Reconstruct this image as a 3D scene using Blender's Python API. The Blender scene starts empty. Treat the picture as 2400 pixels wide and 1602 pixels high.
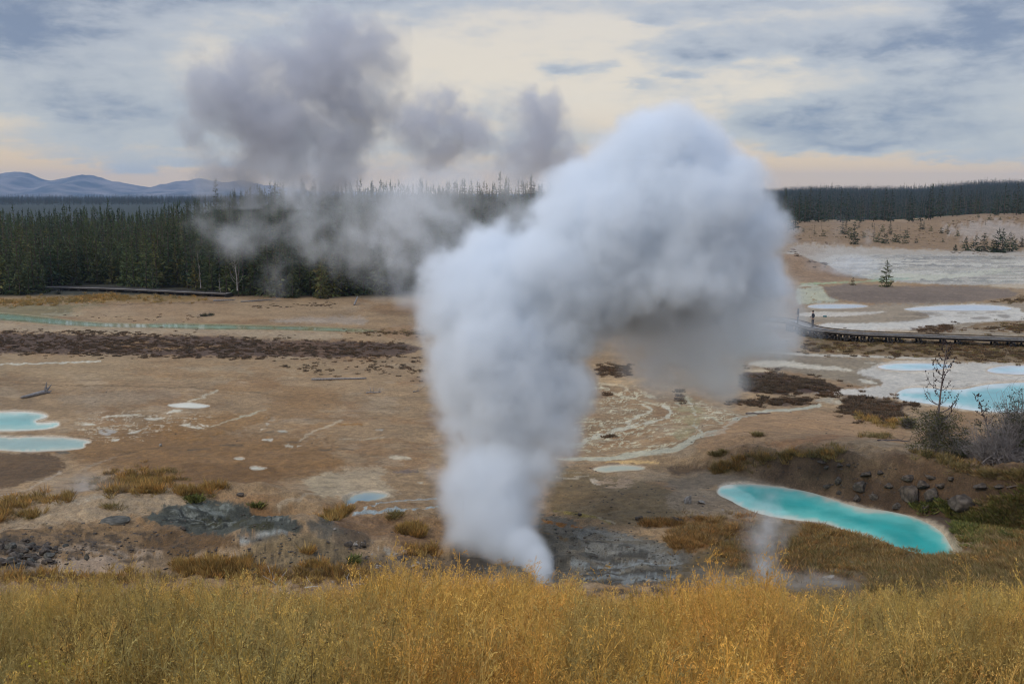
import bpy, bmesh, math, random
import numpy as np
from mathutils import Vector, Matrix, geometry
PI = math.pi
random.seed(7)
RNG = np.random.default_rng(11)
sc = bpy.context.scene
ROOT = sc.collection

# ------------------------------------------------------------------ camera
F, HC, PITCH = 2333.3, 15.3, math.atan((801 - 450) / 2333.3)
cam = bpy.data.cameras.new('camera'); cam_o = bpy.data.objects.new('camera', cam); ROOT.objects.link(cam_o)
cam_o.location = (0, 0, HC); cam_o.rotation_euler = (PI / 2 - PITCH, 0, 0)
cam.sensor_fit = 'HORIZONTAL'; cam.sensor_width = 36; cam.lens = 35; cam.clip_start = .1; cam.clip_end = 30000
sc.camera = cam_o
cP, sP = math.cos(PITCH), math.sin(PITCH)


def ray(px, py):
    a = (np.asarray(px, float) - 1200) / F; b = (801 - np.asarray(py, float)) / F
    return a, cP + b * sP, -sP + b * cP


# ------------------------------------------------------------------ noise
def _tab(seed):
    return np.random.default_rng(seed).random((256, 256)).astype(np.float32)


_T = [_tab(s) for s in range(6)]


def vn(x, y, s=0):
    x = np.asarray(x, float); y = np.asarray(y, float)
    xi = np.floor(x).astype(np.int64); yi = np.floor(y).astype(np.int64)
    fx = x - xi; fy = y - yi
    fx = fx * fx * (3 - 2 * fx); fy = fy * fy * (3 - 2 * fy)
    T = _T[s % 6]; x0 = xi & 255; x1 = (xi + 1) & 255; y0 = yi & 255; y1 = (yi + 1) & 255
    return (T[x0, y0] * (1 - fx) + T[x1, y0] * fx) * (1 - fy) + (T[x0, y1] * (1 - fx) + T[x1, y1] * fx) * fy


def fbm(x, y, o=4, s=0):
    r = 0; a = .5; t = 0
    for i in range(o):
        r = r + a * vn(x + 17.3 * i, y + 9.1 * i, s + i); t += a; a *= .55
        x = (x * .8 - y * .6) * 2.03; y = (x / 2.03 * .6 + y * .8) * 2.03 if False else y * 2.03
    return r / t


def fb(x, y, o=4, s=0):
    r = 0; a = .5; t = 0
    for i in range(o):
        k = 2.05 ** i
        r = r + a * vn(x * k + 17.3 * i, y * k + 9.1 * i, s + i); t += a; a *= .55
    return r / t


def sm(a, b, x):
    t = np.clip((np.asarray(x, float) - a) / (b - a), 0, 1)
    return t * t * (3 - 2 * t)


def lin(c):
    c = np.asarray(c, float) / 255
    return np.where(c <= .04045, c / 12.92, ((c + .055) / 1.055) ** 2.4)


# ------------------------------------------------------------------ terrain
def pcurve(xs, ys):
    xs = np.array(xs, float); ys = np.array(ys, float)
    g = np.linspace(xs[0], xs[-1], 4000); v = np.interp(g, xs, ys)
    w = 61
    k = np.hanning(w); k /= k.sum()
    v = np.convolve(np.pad(v, w // 2, mode='edge'), k, 'valid')
    return lambda x: np.interp(x, g, v)


KNOLL = pcurve([-60, 0, 3, 6.5, 8, 12, 20, 30, 37, 45, 60, 90], [14.6, 13.65, 13.15, 12.1, 11.25, 8.3, 4.0, 1.35, .75, .3, 0, 0])


def U_of(x, y):
    return 1200 + F * x / np.maximum(y, 1)


def gb(x, y, cx, cy, sx, sy, a):
    return a * np.exp(-((x - cx) / sx) ** 2 - ((y - cy) / sy) ** 2)


EDGE_X = np.array([6, 8.8, 10.2, 12.5, 15, 17.5, 19.8, 21.2, 23, 26, 30, 40.])
EDGE_Y = np.array([53.5, 53.2, 53, 51.5, 48.7, 46.2, 44.2, 42.4, 40.0, 37, 33, 28.])


def H(x, y, micro=True):
    x = np.asarray(x, float); y = np.asarray(y, float)
    z = KNOLL(y + .012 * np.abs(x) ** 1.4 * (y < 60))
    u = U_of(x, y)
    # mounds on the near left
    near = sm(20, 30, y)
    z = z + near * (gb(x, y, -17, 44.5, 9, 4.0, 1.2) + gb(x, y, -9.3, 39.3, 3.2, 2.4, 1.35) + gb(x, y, -5.5, 43.5, 3.4, 2.2, .42)
                    - gb(x, y, -11.5, 43.0, 3.0, 1.5, .75) + gb(x, y, -22, 37.5, 5, 3, .5) + gb(x, y, -12.6, 45.8, 3.2, 1.1, .62)
                    + gb(x, y, 3, 41, 3, 2, .25) + gb(x, y, 7.2, 46, 4, 3, .35))
    # bench behind the turquoise pool, and the grassy slope on the right
    ye = np.interp(x, EDGE_X, EDGE_Y)
    sd = y - ye + .5 * (vn(x * .8, y * .8, 2) - .5)
    hb = np.interp(x, [6, 9, 12, 15, 18, 21, 30], [0, .45, 1.1, 1.8, 2.3, 2.6, 3.2])
    z = z + hb * sm(.15, 2.3, sd) * np.exp(-(np.maximum(sd - 2, 0) / 12) ** 2)
    z = z + gb(x, y, 30, 31, 9, 8, 3.8) * sm(20, 32, y)
    # low rises in the basin
    z = z + gb(x, y, 33, 152, 22, 9, 1.0) + gb(x, y, 52, 192, 9, 14, 3.6) + gb(x, y, 14, 80, 7, 4, .35) + gb(x, y, 24, 64, 6, 4, .3)
    # wooded hill on the left, ochre slope and wooded hill on the right
    lf = sm(1750, 1350, u) * (.12 + .88 * sm(300, 700, u))
    z = z + lf * (7.6 * sm(146, 236, y) - 5.0 * sm(245, 380, y))
    rt = sm(1350, 1650, u)
    z = z + rt * (sm(270, 345, y) * (4.6 + 2.6 * sm(2050, 2330, u)) - 4.0 * sm(370, 520, y))
    top = np.interp(u, [1200, 1500, 1810, 1900, 2000, 2150, 2290, 2400, 2800], [3, 7, 9.5, 13, 12.5, 12, 18, 18.5, 20])
    z = z + rt * top * sm(520, 1400, y)
    z = z - 6 * sm(1500, 3000, y)
    if micro:
        d = np.hypot(x, y)
        rough = (.10 * sm(28, 36, d) * (1 - sm(60, 90, d)) + .04)
        er = sm(30, 35, y) * sm(48.5, 43, y) * sm(6, -1, x) + .6 * sm(30, 35, y) * sm(50, 44, y) * sm(12, 6, x) * sm(-1, 3, x)
        z = z + er * (.42 * (np.abs(fb(x * .42 + 5, y * .6, 4, 2) - .5) * 2 - .3) + .30 * (fb(x * 1.6, y * 2.2, 4, 5) - .5))
        flat = 1 - .75 * sm(55, 80, d)
        z = z + rough * flat * (fb(x * .55, y * .55, 5, 1) - .5) * 2.2
        cr = sm(.0, 1.2, sd) * sm(6, 3, sd) * sm(11, 14, x)
        z = z + cr * .9 * (fb(x * .9, y * .9, 4, 3) - .5)
        z = z + (.8 * (fb(x * .08, y * .08, 3, 4) - .5)) * sm(275, 330, y) * rt
    return z


_YS = np.geomspace(2, 9000, 520)


def hit(px, py):
    px = np.atleast_1d(np.asarray(px, float)); py = np.atleast_1d(np.asarray(py, float))
    out = np.zeros((len(px), 3))
    for s in range(0, len(px), 2000):
        a, b, c = ray(px[s:s + 2000], py[s:s + 2000]); ta = a / b; tc = c / b
        Y = _YS[None, :]; D = HC + tc[:, None] * Y - H(ta[:, None] * Y, Y, False)
        i = np.argmax(D < 0, axis=1); i = np.where(i == 0, len(_YS) - 1, i)
        lo = _YS[i - 1] * .985; hi = _YS[i] * 1.015
        for _ in range(16):
            m = (lo + hi) / 2; below = HC + tc * m < H(ta * m, m); hi = np.where(below, m, hi); lo = np.where(below, lo, m)
        m = (lo + hi) / 2; out[s:s + 2000] = np.stack([ta * m, m, H(ta * m, m)], 1)
    return out


def hit1(p):
    return hit([p[0]], [p[1]])[0]


# photo-crop bookkeeping: measured points (crop n) -> photo pixels
_CR = {0: (0, 0, 1.02171), 1: (0, 350, .34438), 2: (800, 350, .34438), 3: (1600, 350, .34438), 4: (0, 800, .34438), 5: (800, 800, .34438),
       6: (1600, 800, .34438), 7: (0, 1200, .51086), 8: (1200, 1200, .51086), 9: (2000, 780, .25510), 10: (1850, 700, .23414)}


def C(n, *pts):
    ox, oy, s = _CR[n]
    return [(ox + x * s, oy + y * s) for x, y in pts]


def plan(pts):
    """Photo points -> points on the terrain, as plan coordinates (a fixed map of world x, y)."""
    w = hit([p[0] for p in pts], [p[1] for p in pts])
    return np.stack([U_of(w[:, 0], w[:, 1]), 450 + F * HC / w[:, 1]], 1)


def unplan(q):
    y = F * HC / (q[:, 1] - 450); return (q[:, 0] - 1200) / F * y, y


def smooth_poly(q, n=4, closed=True):
    q = np.asarray(q, float)
    for _ in range(n if n < 4 else 3):
        nx = np.roll(q, -1, 0)
        if closed:
            q = np.stack([.75 * q + .25 * nx, .25 * q + .75 * nx], 1).reshape(-1, 2)
        else:
            a = .75 * q[:-1] + .25 * q[1:]; b = .25 * q[:-1] + .75 * q[1:]
            q = np.vstack([q[:1], np.stack([a, b], 1).reshape(-1, 2), q[-1:]])
    return q


def sdist(q, px, py):
    """signed distance, positive inside"""
    n = len(q); d = np.full(px.shape, 1e9); ins = np.zeros(px.shape, bool)
    for i in range(n):
        ax, ay = q[i]; bx, by = q[(i + 1) % n]
        ex, ey = bx - ax, by - ay; L = ex * ex + ey * ey + 1e-12
        t = np.clip(((px - ax) * ex + (py - ay) * ey) / L, 0, 1)
        d = np.minimum(d, (px - ax - t * ex) ** 2 + (py - ay - t * ey) ** 2)
        if ay != by:
            ins ^= ((ay > py) != (by > py)) & (px < (bx - ax) * (py - ay) / (by - ay) + ax)
    return np.where(ins, 1, -1) * np.sqrt(d)


# ------------------------------------------------------------------ object helpers
def tag(o, label=None, cat=None, group=None, kind=None):
    if label: o['label'] = label
    if cat: o['category'] = cat
    if group: o['group'] = group
    if kind: o['kind'] = kind
    return o


def mesh_obj(name, V, Fs, mat=None, parent=None, smooth=False, loc=None):
    me = bpy.data.meshes.new(name)
    V = np.asarray(V, float)
    me.from_pydata([tuple(v) for v in V], [], [tuple(int(i) for i in f) for f in Fs]) if not isinstance(Fs, np.ndarray) else fast_mesh(me, V, Fs)
    if mat: me.materials.append(mat)
    if smooth: me.shade_smooth()
    o = bpy.data.objects.new(name, me); ROOT.objects.link(o)
    if parent: o.parent = parent
    if loc is not None: o.location = loc
    return o


def fast_mesh(me, V, Fq):
    n, k = Fq.shape
    me.vertices.add(len(V)); me.vertices.foreach_set('co', V.astype(np.float32).ravel())
    me.loops.add(n * k); me.loops.foreach_set('vertex_index', Fq.astype(np.int32).ravel())
    me.polygons.add(n); me.polygons.foreach_set('loop_start', np.arange(0, n * k, k, dtype=np.int32))
    me.update(calc_edges=True)


def empty(name, loc=(0, 0, 0), rz=0):
    o = bpy.data.objects.new(name, None); ROOT.objects.link(o); o.location = loc; o.rotation_euler = (0, 0, rz); o.empty_display_size = .2
    return o


def copy_tree(o, parent=None):
    c = o.copy(); ROOT.objects.link(c); c.parent = parent
    for ch in list(o.children): copy_tree(ch, c)
    return c


class MB:
    def __init__(s): s.v = []; s.f = []; s.n = 0; s.c = []

    def add(s, V, Fs, c=None):
        V = np.asarray(V, float); s.v.append(V); s.f += [tuple(i + s.n for i in f) for f in Fs]; s.n += len(V)
        if c is not None: s.c.append(np.tile(np.asarray(c, float), (len(V), 1)) if np.ndim(c) == 1 else np.asarray(c, float))

    def tube(s, pts, rad, k=6, c=None):
        pts = np.asarray(pts, float); n = len(pts); rad = np.broadcast_to(np.asarray(rad, float), (n,))
        V = []
        for i in range(n):
            t = pts[min(i + 1, n - 1)] - pts[max(i - 1, 0)]; t = t / (np.linalg.norm(t) + 1e-9)
            a = np.cross(t, (0, 0, 1) if abs(t[2]) < .9 else (1, 0, 0)); a /= np.linalg.norm(a) + 1e-9; b = np.cross(t, a)
            for j in range(k):
                w = 2 * PI * j / k; V.append(pts[i] + rad[i] * (math.cos(w) * a + math.sin(w) * b))
        Fs = [(i * k + j, i * k + (j + 1) % k, (i + 1) * k + (j + 1) % k, (i + 1) * k + j) for i in range(n - 1) for j in range(k)]
        Fs += [tuple(range(k - 1, -1, -1)), tuple(range((n - 1) * k, n * k))]
        s.add(V, Fs, c)

    def box(s, c, d, rz=0, tilt=None):
        x, y, z = np.asarray(d) / 2
        V = np.array([(i * x, j * y, k * z) for i in (-1, 1) for j in (-1, 1) for k in (-1, 1)])
        if tilt is not None: V = V @ np.array(tilt.to_3x3()).T
        cr, sr = math.cos(rz), math.sin(rz)
        V = np.stack([V[:, 0] * cr - V[:, 1] * sr, V[:, 0] * sr + V[:, 1] * cr, V[:, 2]], 1) + np.asarray(c)
        s.add(V, [(0, 1, 3, 2), (4, 6, 7, 5), (0, 4, 5, 1), (2, 3, 7, 6), (0, 2, 6, 4), (1, 5, 7, 3)])

    def beam(s, a, b, w, h):
        a = np.asarray(a, float); b = np.asarray(b, float); t = b - a; L = np.linalg.norm(t); t /= L
        r = np.cross(t, (0, 0, 1)); r = np.array((1., 0, 0)) if np.linalg.norm(r) < 1e-6 else r / np.linalg.norm(r); u = np.cross(r, t)
        V = [p + i * r * w / 2 + j * u * h / 2 for p in (a, b) for i, j in ((-1, -1), (1, -1), (1, 1), (-1, 1))]
        s.add(V, [(3, 2, 1, 0), (4, 5, 6, 7), (0, 1, 5, 4), (1, 2, 6, 5), (2, 3, 7, 6), (3, 0, 4, 7)])

    def build(s, name, mat=None, parent=None, smooth=False, loc=None):
        V = np.vstack(s.v)
        if s.f and all(len(f) == 4 for f in s.f): Fs = np.array(s.f)
        elif s.f and all(len(f) == 3 for f in s.f): Fs = np.array(s.f)
        else: Fs = s.f
        o = mesh_obj(name, V, Fs, mat, parent, smooth, loc)
        if s.c:
            Cc = np.vstack(s.c); at = o.data.attributes.new('Col', 'FLOAT_COLOR', 'POINT')
            at.data.foreach_set('color', np.hstack([Cc, np.ones((len(Cc), 1))]).astype(np.float32).ravel())
        return o


# ------------------------------------------------------------------ node expressions
class X:
    def __init__(s, nt, sk): s.nt = nt; s.s = sk

    def _m(s, op, *o, clamp=False):
        n = s.nt.nodes.new('ShaderNodeMath'); n.operation = op; n.use_clamp = clamp
        for i, v in enumerate((s,) + o):
            if isinstance(v, X): s.nt.links.new(v.s, n.inputs[i])
            else: n.inputs[i].default_value = v
        return X(s.nt, n.outputs[0])

    def __add__(s, o): return s._m('ADD', o)
    __radd__ = __add__
    def __sub__(s, o): return s._m('SUBTRACT', o)
    def __rsub__(s, o): return s._m('MULTIPLY', -1.) + o
    def __mul__(s, o): return s._m('MULTIPLY', o)
    __rmul__ = __mul__
    def __truediv__(s, o): return s._m('DIVIDE', o)
    def max(s, o): return s._m('MAXIMUM', o)
    def min(s, o): return s._m('MINIMUM', o)
    def smax(s, o, d): return s._m('SMOOTH_MAX', o, d)
    def sqrt(s): return s._m('SQRT')
    def exp(s): return s._m('EXPONENT')
    def pow(s, o): return s._m('POWER', o)

    def step(s, a, b, lo=0., hi=1.):
        n = s.nt.nodes.new('ShaderNodeMapRange'); n.interpolation_type = 'SMOOTHSTEP'
        s.nt.links.new(s.s, n.inputs[0])
        for i, v in zip((1, 2, 3, 4), (a, b, lo, hi)): n.inputs[i].default_value = v
        return X(s.nt, n.outputs[0])


def xnoise(nt, vec, scale, detail=4, rough=.5, dist=0, color=False):
    n = nt.nodes.new('ShaderNodeTexNoise'); n.inputs['Scale'].default_value = scale; n.inputs['Detail'].default_value = detail
    n.inputs['Roughness'].default_value = rough; n.inputs['Distortion'].default_value = dist
    if vec is not None: nt.links.new(vec, n.inputs['Vector'])
    return n.outputs['Color'] if color else X(nt, n.outputs[0])


def xvec(nt, x, y, z):
    n = nt.nodes.new('ShaderNodeCombineXYZ')
    for i, v in enumerate((x, y, z)):
        if isinstance(v, X): nt.links.new(v.s, n.inputs[i])
        else: n.inputs[i].default_value = v
    return n.outputs[0]


def xmix(nt, f, a, b, mode='MIX'):
    n = nt.nodes.new('ShaderNodeMix'); n.data_type = 'RGBA'; n.blend_type = mode
    for i, v in ((0, f), (6, a), (7, b)):
        if isinstance(v, X): nt.links.new(v.s, n.inputs[i])
        elif hasattr(v, 'is_output'): nt.links.new(v, n.inputs[i])
        elif np.ndim(v): n.inputs[i].default_value = tuple(v)[:3] + (1,)
        else: n.inputs[i].default_value = v
    return n.outputs[2]


def new_mat(name):
    m = bpy.data.materials.new(name); m.use_nodes = True; nt = m.node_tree; return m, nt, nt.nodes['Principled BSDF']


def attr(nt, name, kind='GEOMETRY'):
    n = nt.nodes.new('ShaderNodeAttribute'); n.attribute_name = name; n.attribute_type = kind; return n


def simple_mat(name, c, rough=.85, var=.35, scale=6., bump=.0, c2=None, use_rand=False):
    m, nt, p = new_mat(name)
    tc = nt.nodes.new('ShaderNodeTexCoord').outputs['Object']
    f = xnoise(nt, tc, scale, 5).step(.3, .7)
    c = np.asarray(c, float); c2 = c * (1 - var) if c2 is None else np.asarray(c2, float)
    col = xmix(nt, f, c2, c)
    if use_rand:
        r = X(nt, nt.nodes.new('ShaderNodeObjectInfo').outputs['Random'])
        col = xmix(nt, r, xmix(nt, 1., col, (.72, .72, .72), 'MULTIPLY'), xmix(nt, 1., col, (1.3, 1.25, 1.1), 'MULTIPLY'))
    nt.links.new(col, p.inputs['Base Color']); p.inputs['Roughness'].default_value = rough
    p.inputs['Specular IOR Level'].default_value = .25
    if bump:
        b = nt.nodes.new('ShaderNodeBump'); b.inputs['Strength'].default_value = .6; b.inputs['Distance'].default_value = bump
        nt.links.new(xnoise(nt, tc, scale * 2.5, 6).s, b.inputs['Height']); nt.links.new(b.outputs[0], p.inputs['Normal'])
    return m


def vcol_mat(name, rough=.8, var=.25, scale=8., trans=0.):
    """base colour from the mesh's own Col attribute, times a per-instance tint"""
    m, nt, p = new_mat(name)
    a = attr(nt, 'Col'); r = X(nt, nt.nodes.new('ShaderNodeObjectInfo').outputs['Random'])
    k = r * var * 2 + (1 - var)
    r2 = (r * 7.31)._m('FRACT'); k2 = r2.step(.55, 1., 1., 1.45)
    col = xmix(nt, 1., a.outputs['Color'], xvec(nt, k * k2, k * (k2 * .35 + .65), k * .95 + .05), 'MULTIPLY')
    nt.links.new(col, p.inputs['Base Color']); p.inputs['Roughness'].default_value = rough; p.inputs['Specular IOR Level'].default_value = .15
    if trans:
        t = nt.nodes.new('ShaderNodeBsdfTranslucent'); nt.links.new(col, t.inputs[0]); mx = nt.nodes.new('ShaderNodeMixShader'); mx.inputs[0].default_value = trans
        nt.links.new(p.outputs[0], mx.inputs[1]); nt.links.new(t.outputs[0], mx.inputs[2]); nt.links.new(mx.outputs[0], nt.nodes['Material Output'].inputs['Surface'])
    return m


# ------------------------------------------------------------------ hot pools: outlines measured, kept as plan coordinates
POOLS = {}


def pool(key, pts, level_drop=.03):
    q = smooth_poly(plan(pts)); POOLS[key] = q; return q


pool('main', C(6, (238, 1000), (270, 975), (350, 962), (480, 965), (640, 985), (760, 1000), (860, 1020), (960, 1045), (1080, 1090), (1240, 1130), (1400, 1150), (1560, 1180), (1680, 1210),
               (1780, 1260), (1840, 1330), (1885, 1370), (1895, 1400), (1850, 1430), (1720, 1437), (1600, 1420), (1480, 1378), (1380, 1345), (1260, 1310), (1130, 1275), (1000, 1235),
               (920, 1218), (780, 1200), (640, 1180), (520, 1155), (400, 1105), (300, 1055), (235, 1020)))
pool('right', C(6, (1445, 360), (1490, 325), (1560, 312), (1700, 315), (1900, 330), (2030, 295), (2200, 280), (2500, 272), (2900, 300), (2900, 480), (2323, 482), (2150, 478), (2000, 470),
                (1800, 440), (1640, 415), (1520, 405), (1470, 390)))
pool('right_back', C(6, (1315, 170), (1380, 152), (1500, 145), (1650, 145), (1800, 150), (1850, 170), (1750, 190), (1600, 198), (1450, 195), (1360, 185)))
pool('right_far', C(6, (2050, 195), (2150, 165), (2300, 160), (2600, 175), (2900, 200), (2600, 225), (2300, 225), (2130, 215)))
pool('left_back', C(4, (-300, 480), (0, 478), (120, 474), (250, 480), (330, 500), (310, 518), (240, 535), (250, 552), (330, 550), (400, 545), (405, 570), (330, 590), (200, 600), (40, 605), (-300, 600)))
pool('left_front', C(4, (-300, 640), (0, 643), (100, 648), (250, 640), (380, 642), (480, 655), (600, 668), (622, 682), (570, 690), (580, 715), (530, 728), (320, 742), (140, 748), (40, 735), (-300, 720)))
pool('white_small', C(4, (1128, 430), (1200, 418), (1300, 412), (1380, 424), (1438, 434), (1400, 445), (1340, 452), (1260, 447), (1180, 446)))
pool('centre_small', C(5, (15, 1055), (60, 1028), (180, 1018), (290, 1025), (330, 1040), (290, 1060), (190, 1078), (90, 1082), (60, 1100), (20, 1085)))
pool('puddle_a', C(4, (1590, 790), (1640, 782), (1672, 792), (1640, 803), (1600, 800)))
pool('puddle_b', C(4, (1692, 852), (1740, 840), (1765, 850), (1830, 858), (1780, 870), (1720, 872)))
pool('pale_green', C(5, (1690, 868), (1780, 842), (1950, 832), (2080, 850), (2040, 872), (1900, 880), (1800, 888)))
pool('far_a', C(3, (838, 1066), (900, 1052), (1050, 1048), (1200, 1054), (1282, 1066), (1180, 1078), (1000, 1084), (880, 1080)))
pool('far_b', C(3, (1480, 1084), (1700, 1064), (1950, 1054), (2150, 1060), (2260, 1080), (2200, 1095), (2000, 1098), (1750, 1096), (1560, 1094)))
pool('green_stream', C(1, (-200, 1110), (0, 1113), (120, 1122), (300, 1140), (500, 1165), (700, 1182), (1000, 1188), (1200, 1184), (1500, 1190), (1800, 1200), (2100, 1206), (2323, 1215), (2420, 1222),
                      (2560, 1230), (2560, 1240), (2300, 1236), (2000, 1226), (1700, 1222), (1400, 1222), (1150, 1212), (900, 1208), (650, 1204), (480, 1196), (280, 1180), (100, 1165), (0, 1158), (-200, 1150)))
LEVEL = {}
for k, q in POOLS.items():
    x, y = unplan(q); LEVEL[k] = float(np.percentile(H(x, y, True), 12)) - .02

# ------------------------------------------------------------------ ground sheet
ang = np.concatenate([np.linspace(-180, -60, 25)[:-1], np.linspace(-60, -31, 60)[:-1], np.linspace(-31, 31, 1150), np.linspace(31, 60, 60)[1:], np.linspace(60, 180, 25)[1:-1]])
ang = np.radians(ang)
py_rows = np.concatenate([np.linspace(3200, 1700, 40)[:-1], np.arange(1700, 1330, -6.), np.arange(1330, 520, -1.7), np.arange(520, 460, -1.2)])
rr = F * HC / (py_rows - 450)
rr = np.concatenate([[.6, 2, 4, 6, 8, 10], rr[rr > 11], np.geomspace(rr.max() * 1.05, 9500, 40)])
NA, NR = len(ang), len(rr)
A, R = np.meshgrid(ang, rr)
# forward fan is spaced by depth (y), sides and back by radius
yy = np.where(np.abs(A) < math.radians(45), R, R * np.cos(A) / np.cos(math.radians(45)))
xx = np.where(np.abs(A) < math.radians(45), R * np.tan(np.clip(A, -.8, .8)), R * np.sin(A) / np.cos(math.radians(45)))
X_, Y_ = xx.ravel(), yy.ravel()
Z_ = H(X_, Y_)
fwd = Y_ > 2
Uq = np.where(fwd, U_of(X_, np.where(fwd, Y_, 1)), -1e5); Vq = np.where(fwd, 450 + F * HC / np.where(fwd, Y_, 1), 1e5)

TAN = lin((158, 132, 102))
col = np.tile(TAN, (len(X_), 1)); rgh = np.full(len(X_), .9)


def region(q, m):
    lo = q.min(0) - m; hi = q.max(0) + m
    return np.nonzero((Uq > lo[0]) & (Uq < hi[0]) & (Vq > lo[1]) & (Vq < hi[1]))[0]


def blend(ix, m, c, rough):
    m = np.clip(m, 0, 1)
    col[ix] = col[ix] * (1 - m[:, None]) + np.asarray(c) * m[:, None]
    if rough is not None: rgh[ix] = rgh[ix] * (1 - m) + rough * m


def paint(pts, c, soft=4, warp=6, ws=(26, 9), a=1., thr=None, rough=None, seed=0, raw=False, smooth=1, vein=None):
    q = pts if raw else smooth_poly(plan(pts), smooth)
    ix = region(q, soft + warp + 4)
    if not len(ix): return
    u, v = Uq[ix], Vq[ix]
    n = fb(u / ws[0], v / ws[1], 4, seed) - .5
    s = sdist(q, u + n * warp * 2, v + n * warp * .9)
    m = sm(-soft, soft, s + (fb(u / 7, v / 3, 3, seed + 2) - .5) * warp * 1.1 + (fb(u / 2.6, v / 1.5, 2, seed + 3) - .5) * min(warp, 8) * .7) * a
    if thr:
        cov, su, sv = thr
        t = fb(u / su + 3 * n, v / sv, 5, seed + 1)
        m = m * sm(.5 - cov - .05, .5 - cov + .05, 1 - t)
    if vein:       # thin branching threads
        wd, su, sv = vein; t = np.abs(fb(u / su + 2.5 * n + 7, v / sv, 5, seed + 2) - .5) + .10 * fb(u / 9, v / 4, 3, seed + 4)
        m = m * sm(wd + .02, wd, t)
    blend(ix, m, lin(c) if max(c) > 1.5 else c, rough)


def stroke(pts, w, c, a=1., rough=None, wob=8, brk=0, seed=0):
    q = smooth_poly(plan(pts), 2, False)
    w = np.interp(np.linspace(0, 1, len(q)), np.linspace(0, 1, len(np.atleast_1d(w))), np.atleast_1d(w)) if np.ndim(w) else np.full(len(q), float(w))
    ix = region(q, max(w) + wob + 5); u, v = Uq[ix], Vq[ix]
    n = fb(u / 22, v / 9, 4, seed) - .5; u2 = u + n * wob * 3; v2 = v + n * wob
    best = np.full(u.shape, -1e9)
    for i in range(len(q) - 1):
        ax, ay = q[i]; ex, ey = q[i + 1] - q[i]; L = ex * ex + ey * ey + 1e-9
        t = np.clip(((u2 - ax) * ex + (v2 - ay) * ey) / L, 0, 1)
        best = np.maximum(best, (w[i] + t * (w[i + 1] - w[i])) / 2 - np.hypot(u2 - ax - t * ex, v2 - ay - t * ey))
    m = sm(-1.4, 1.6, best + (fb(u / 5, v / 3, 3, seed + 3) - .5) * 3) * a
    if brk: m = m * sm(.5 - brk - .08, .5 - brk + .08, fb(u / 14, v / 7, 4, seed + 5))
    blend(ix, m, lin(c), rough)


# broad mottling of the whole basin
n1 = fb(Uq / 160, Vq / 45, 5, 0); n2 = fb(Uq / 40, Vq / 9, 5, 2); n3 = fb(X_ * .35, Y_ * .35, 5, 3)
col *= (1 + .42 * (n1 - .5) + .36 * (n2 - .5) + .30 * (n3 - .5))[:, None]
g = sm(.52, .66, fb(Uq / 120 + 40, Vq / 30, 4, 4))
col = col * (1 - .45 * g[:, None]) + lin((142, 104, 66)) * .45 * g[:, None]
g = sm(.56, .7, fb(Uq / 90, Vq / 22 + 30, 4, 1))
col = col * (1 - .35 * g[:, None]) + lin((178, 160, 138)) * .35 * g[:, None]
# near slope and the ground under the woods
d = np.hypot(X_, Y_)
g = sm(34, 26, d); col = col * (1 - g[:, None]) + lin((104, 84, 52)) * g[:, None]
wood = sm(143, 150, Y_ + 5 * (vn(X_ * .1, Y_ * .1, 1) - .5)) * sm(1800, 1400, Uq) + sm(380, 430, Y_) * sm(1300, 1500, Uq)
wood = np.clip(wood, 0, 1); col = col * (1 - wood[:, None]) + (lin((58, 56, 40))[None] * (1 - sm(380, 500, Y_)[:, None]) + lin((34, 46, 38))[None] * sm(380, 500, Y_)[:, None]) * wood[:, None]
P = paint
# ---- left basin
P(C(1, (-100, 1020), (250, 1005), (520, 1000), (860, 985), (1320, 1000), (1420, 1022), (1000, 1044), (700, 1040), (300, 1045), (-100, 1085)), (140, 112, 62), 4, 10, a=.85)
P(C(1, (520, 1002), (640, 985), (850, 1000), (860, 1022), (640, 1030), (480, 1026)), (160, 122, 58), 3, 7, a=.8)
P(C(1, (-100, 1085), (300, 1050), (860, 1045), (620, 1085), (420, 1140), (300, 1140), (-100, 1110)), (122, 116, 84), 4, 12, a=.75)
P(C(1, (250, 1090), (640, 1080), (560, 1130), (450, 1150), (280, 1135)), (168, 160, 138), 2, 6, thr=(.0, 60, 5), a=.7)
P(C(1, (-100, 1165), (500, 1205), (1100, 1215), (1800, 1228), (2323, 1240), (2323, 1300), (1500, 1265), (700, 1250), (-100, 1240)), (176, 158, 136), 5, 12, a=.7)
P(C(1, (1830, 1160), (2000, 1140), (2323, 1135), (2500, 1140), (2500, 1190), (2323, 1185), (1900, 1180)), (172, 160, 152), 4, 10, a=.7)
P(C(1, (500, 1060), (900, 1060), (1500, 1035), (2323, 1040), (2323, 1120), (1700, 1170), (1200, 1170), (700, 1165), (480, 1140)), (172, 146, 116), 4, 12, a=.55)
P(C(1, (-100, 1248), (0, 1250), (400, 1250), (700, 1262), (1100, 1275), (1300, 1268), (1500, 1266), (1800, 1300), (2323, 1302), (2500, 1310), (2860, 1330), (2850, 1370), (2700, 1405), (2323, 1418),
       (1900, 1408), (1700, 1410), (1300, 1405), (900, 1402), (600, 1386), (0, 1383), (-100, 1383)), (88, 66, 52), 3, 10, a=.97)
P(C(1, (700, 1310), (1000, 1300), (1220, 1300), (1000, 1350), (1300, 1340), (1560, 1328), (1300, 1362), (900, 1368), (700, 1345)), (150, 116, 74), 2, 5, thr=(.0, 30, 4), a=.75)
P(C(1, (1750, 1310), (2323, 1310), (2323, 1400), (1800, 1395)), (112, 82, 56), 5, 15, a=.5)
P(C(1, (-100, 1395), (600, 1400), (1200, 1420), (2323, 1430), (2323, 1568), (-100, 1568)), (166, 143, 112), 7, 12, a=.55)
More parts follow.
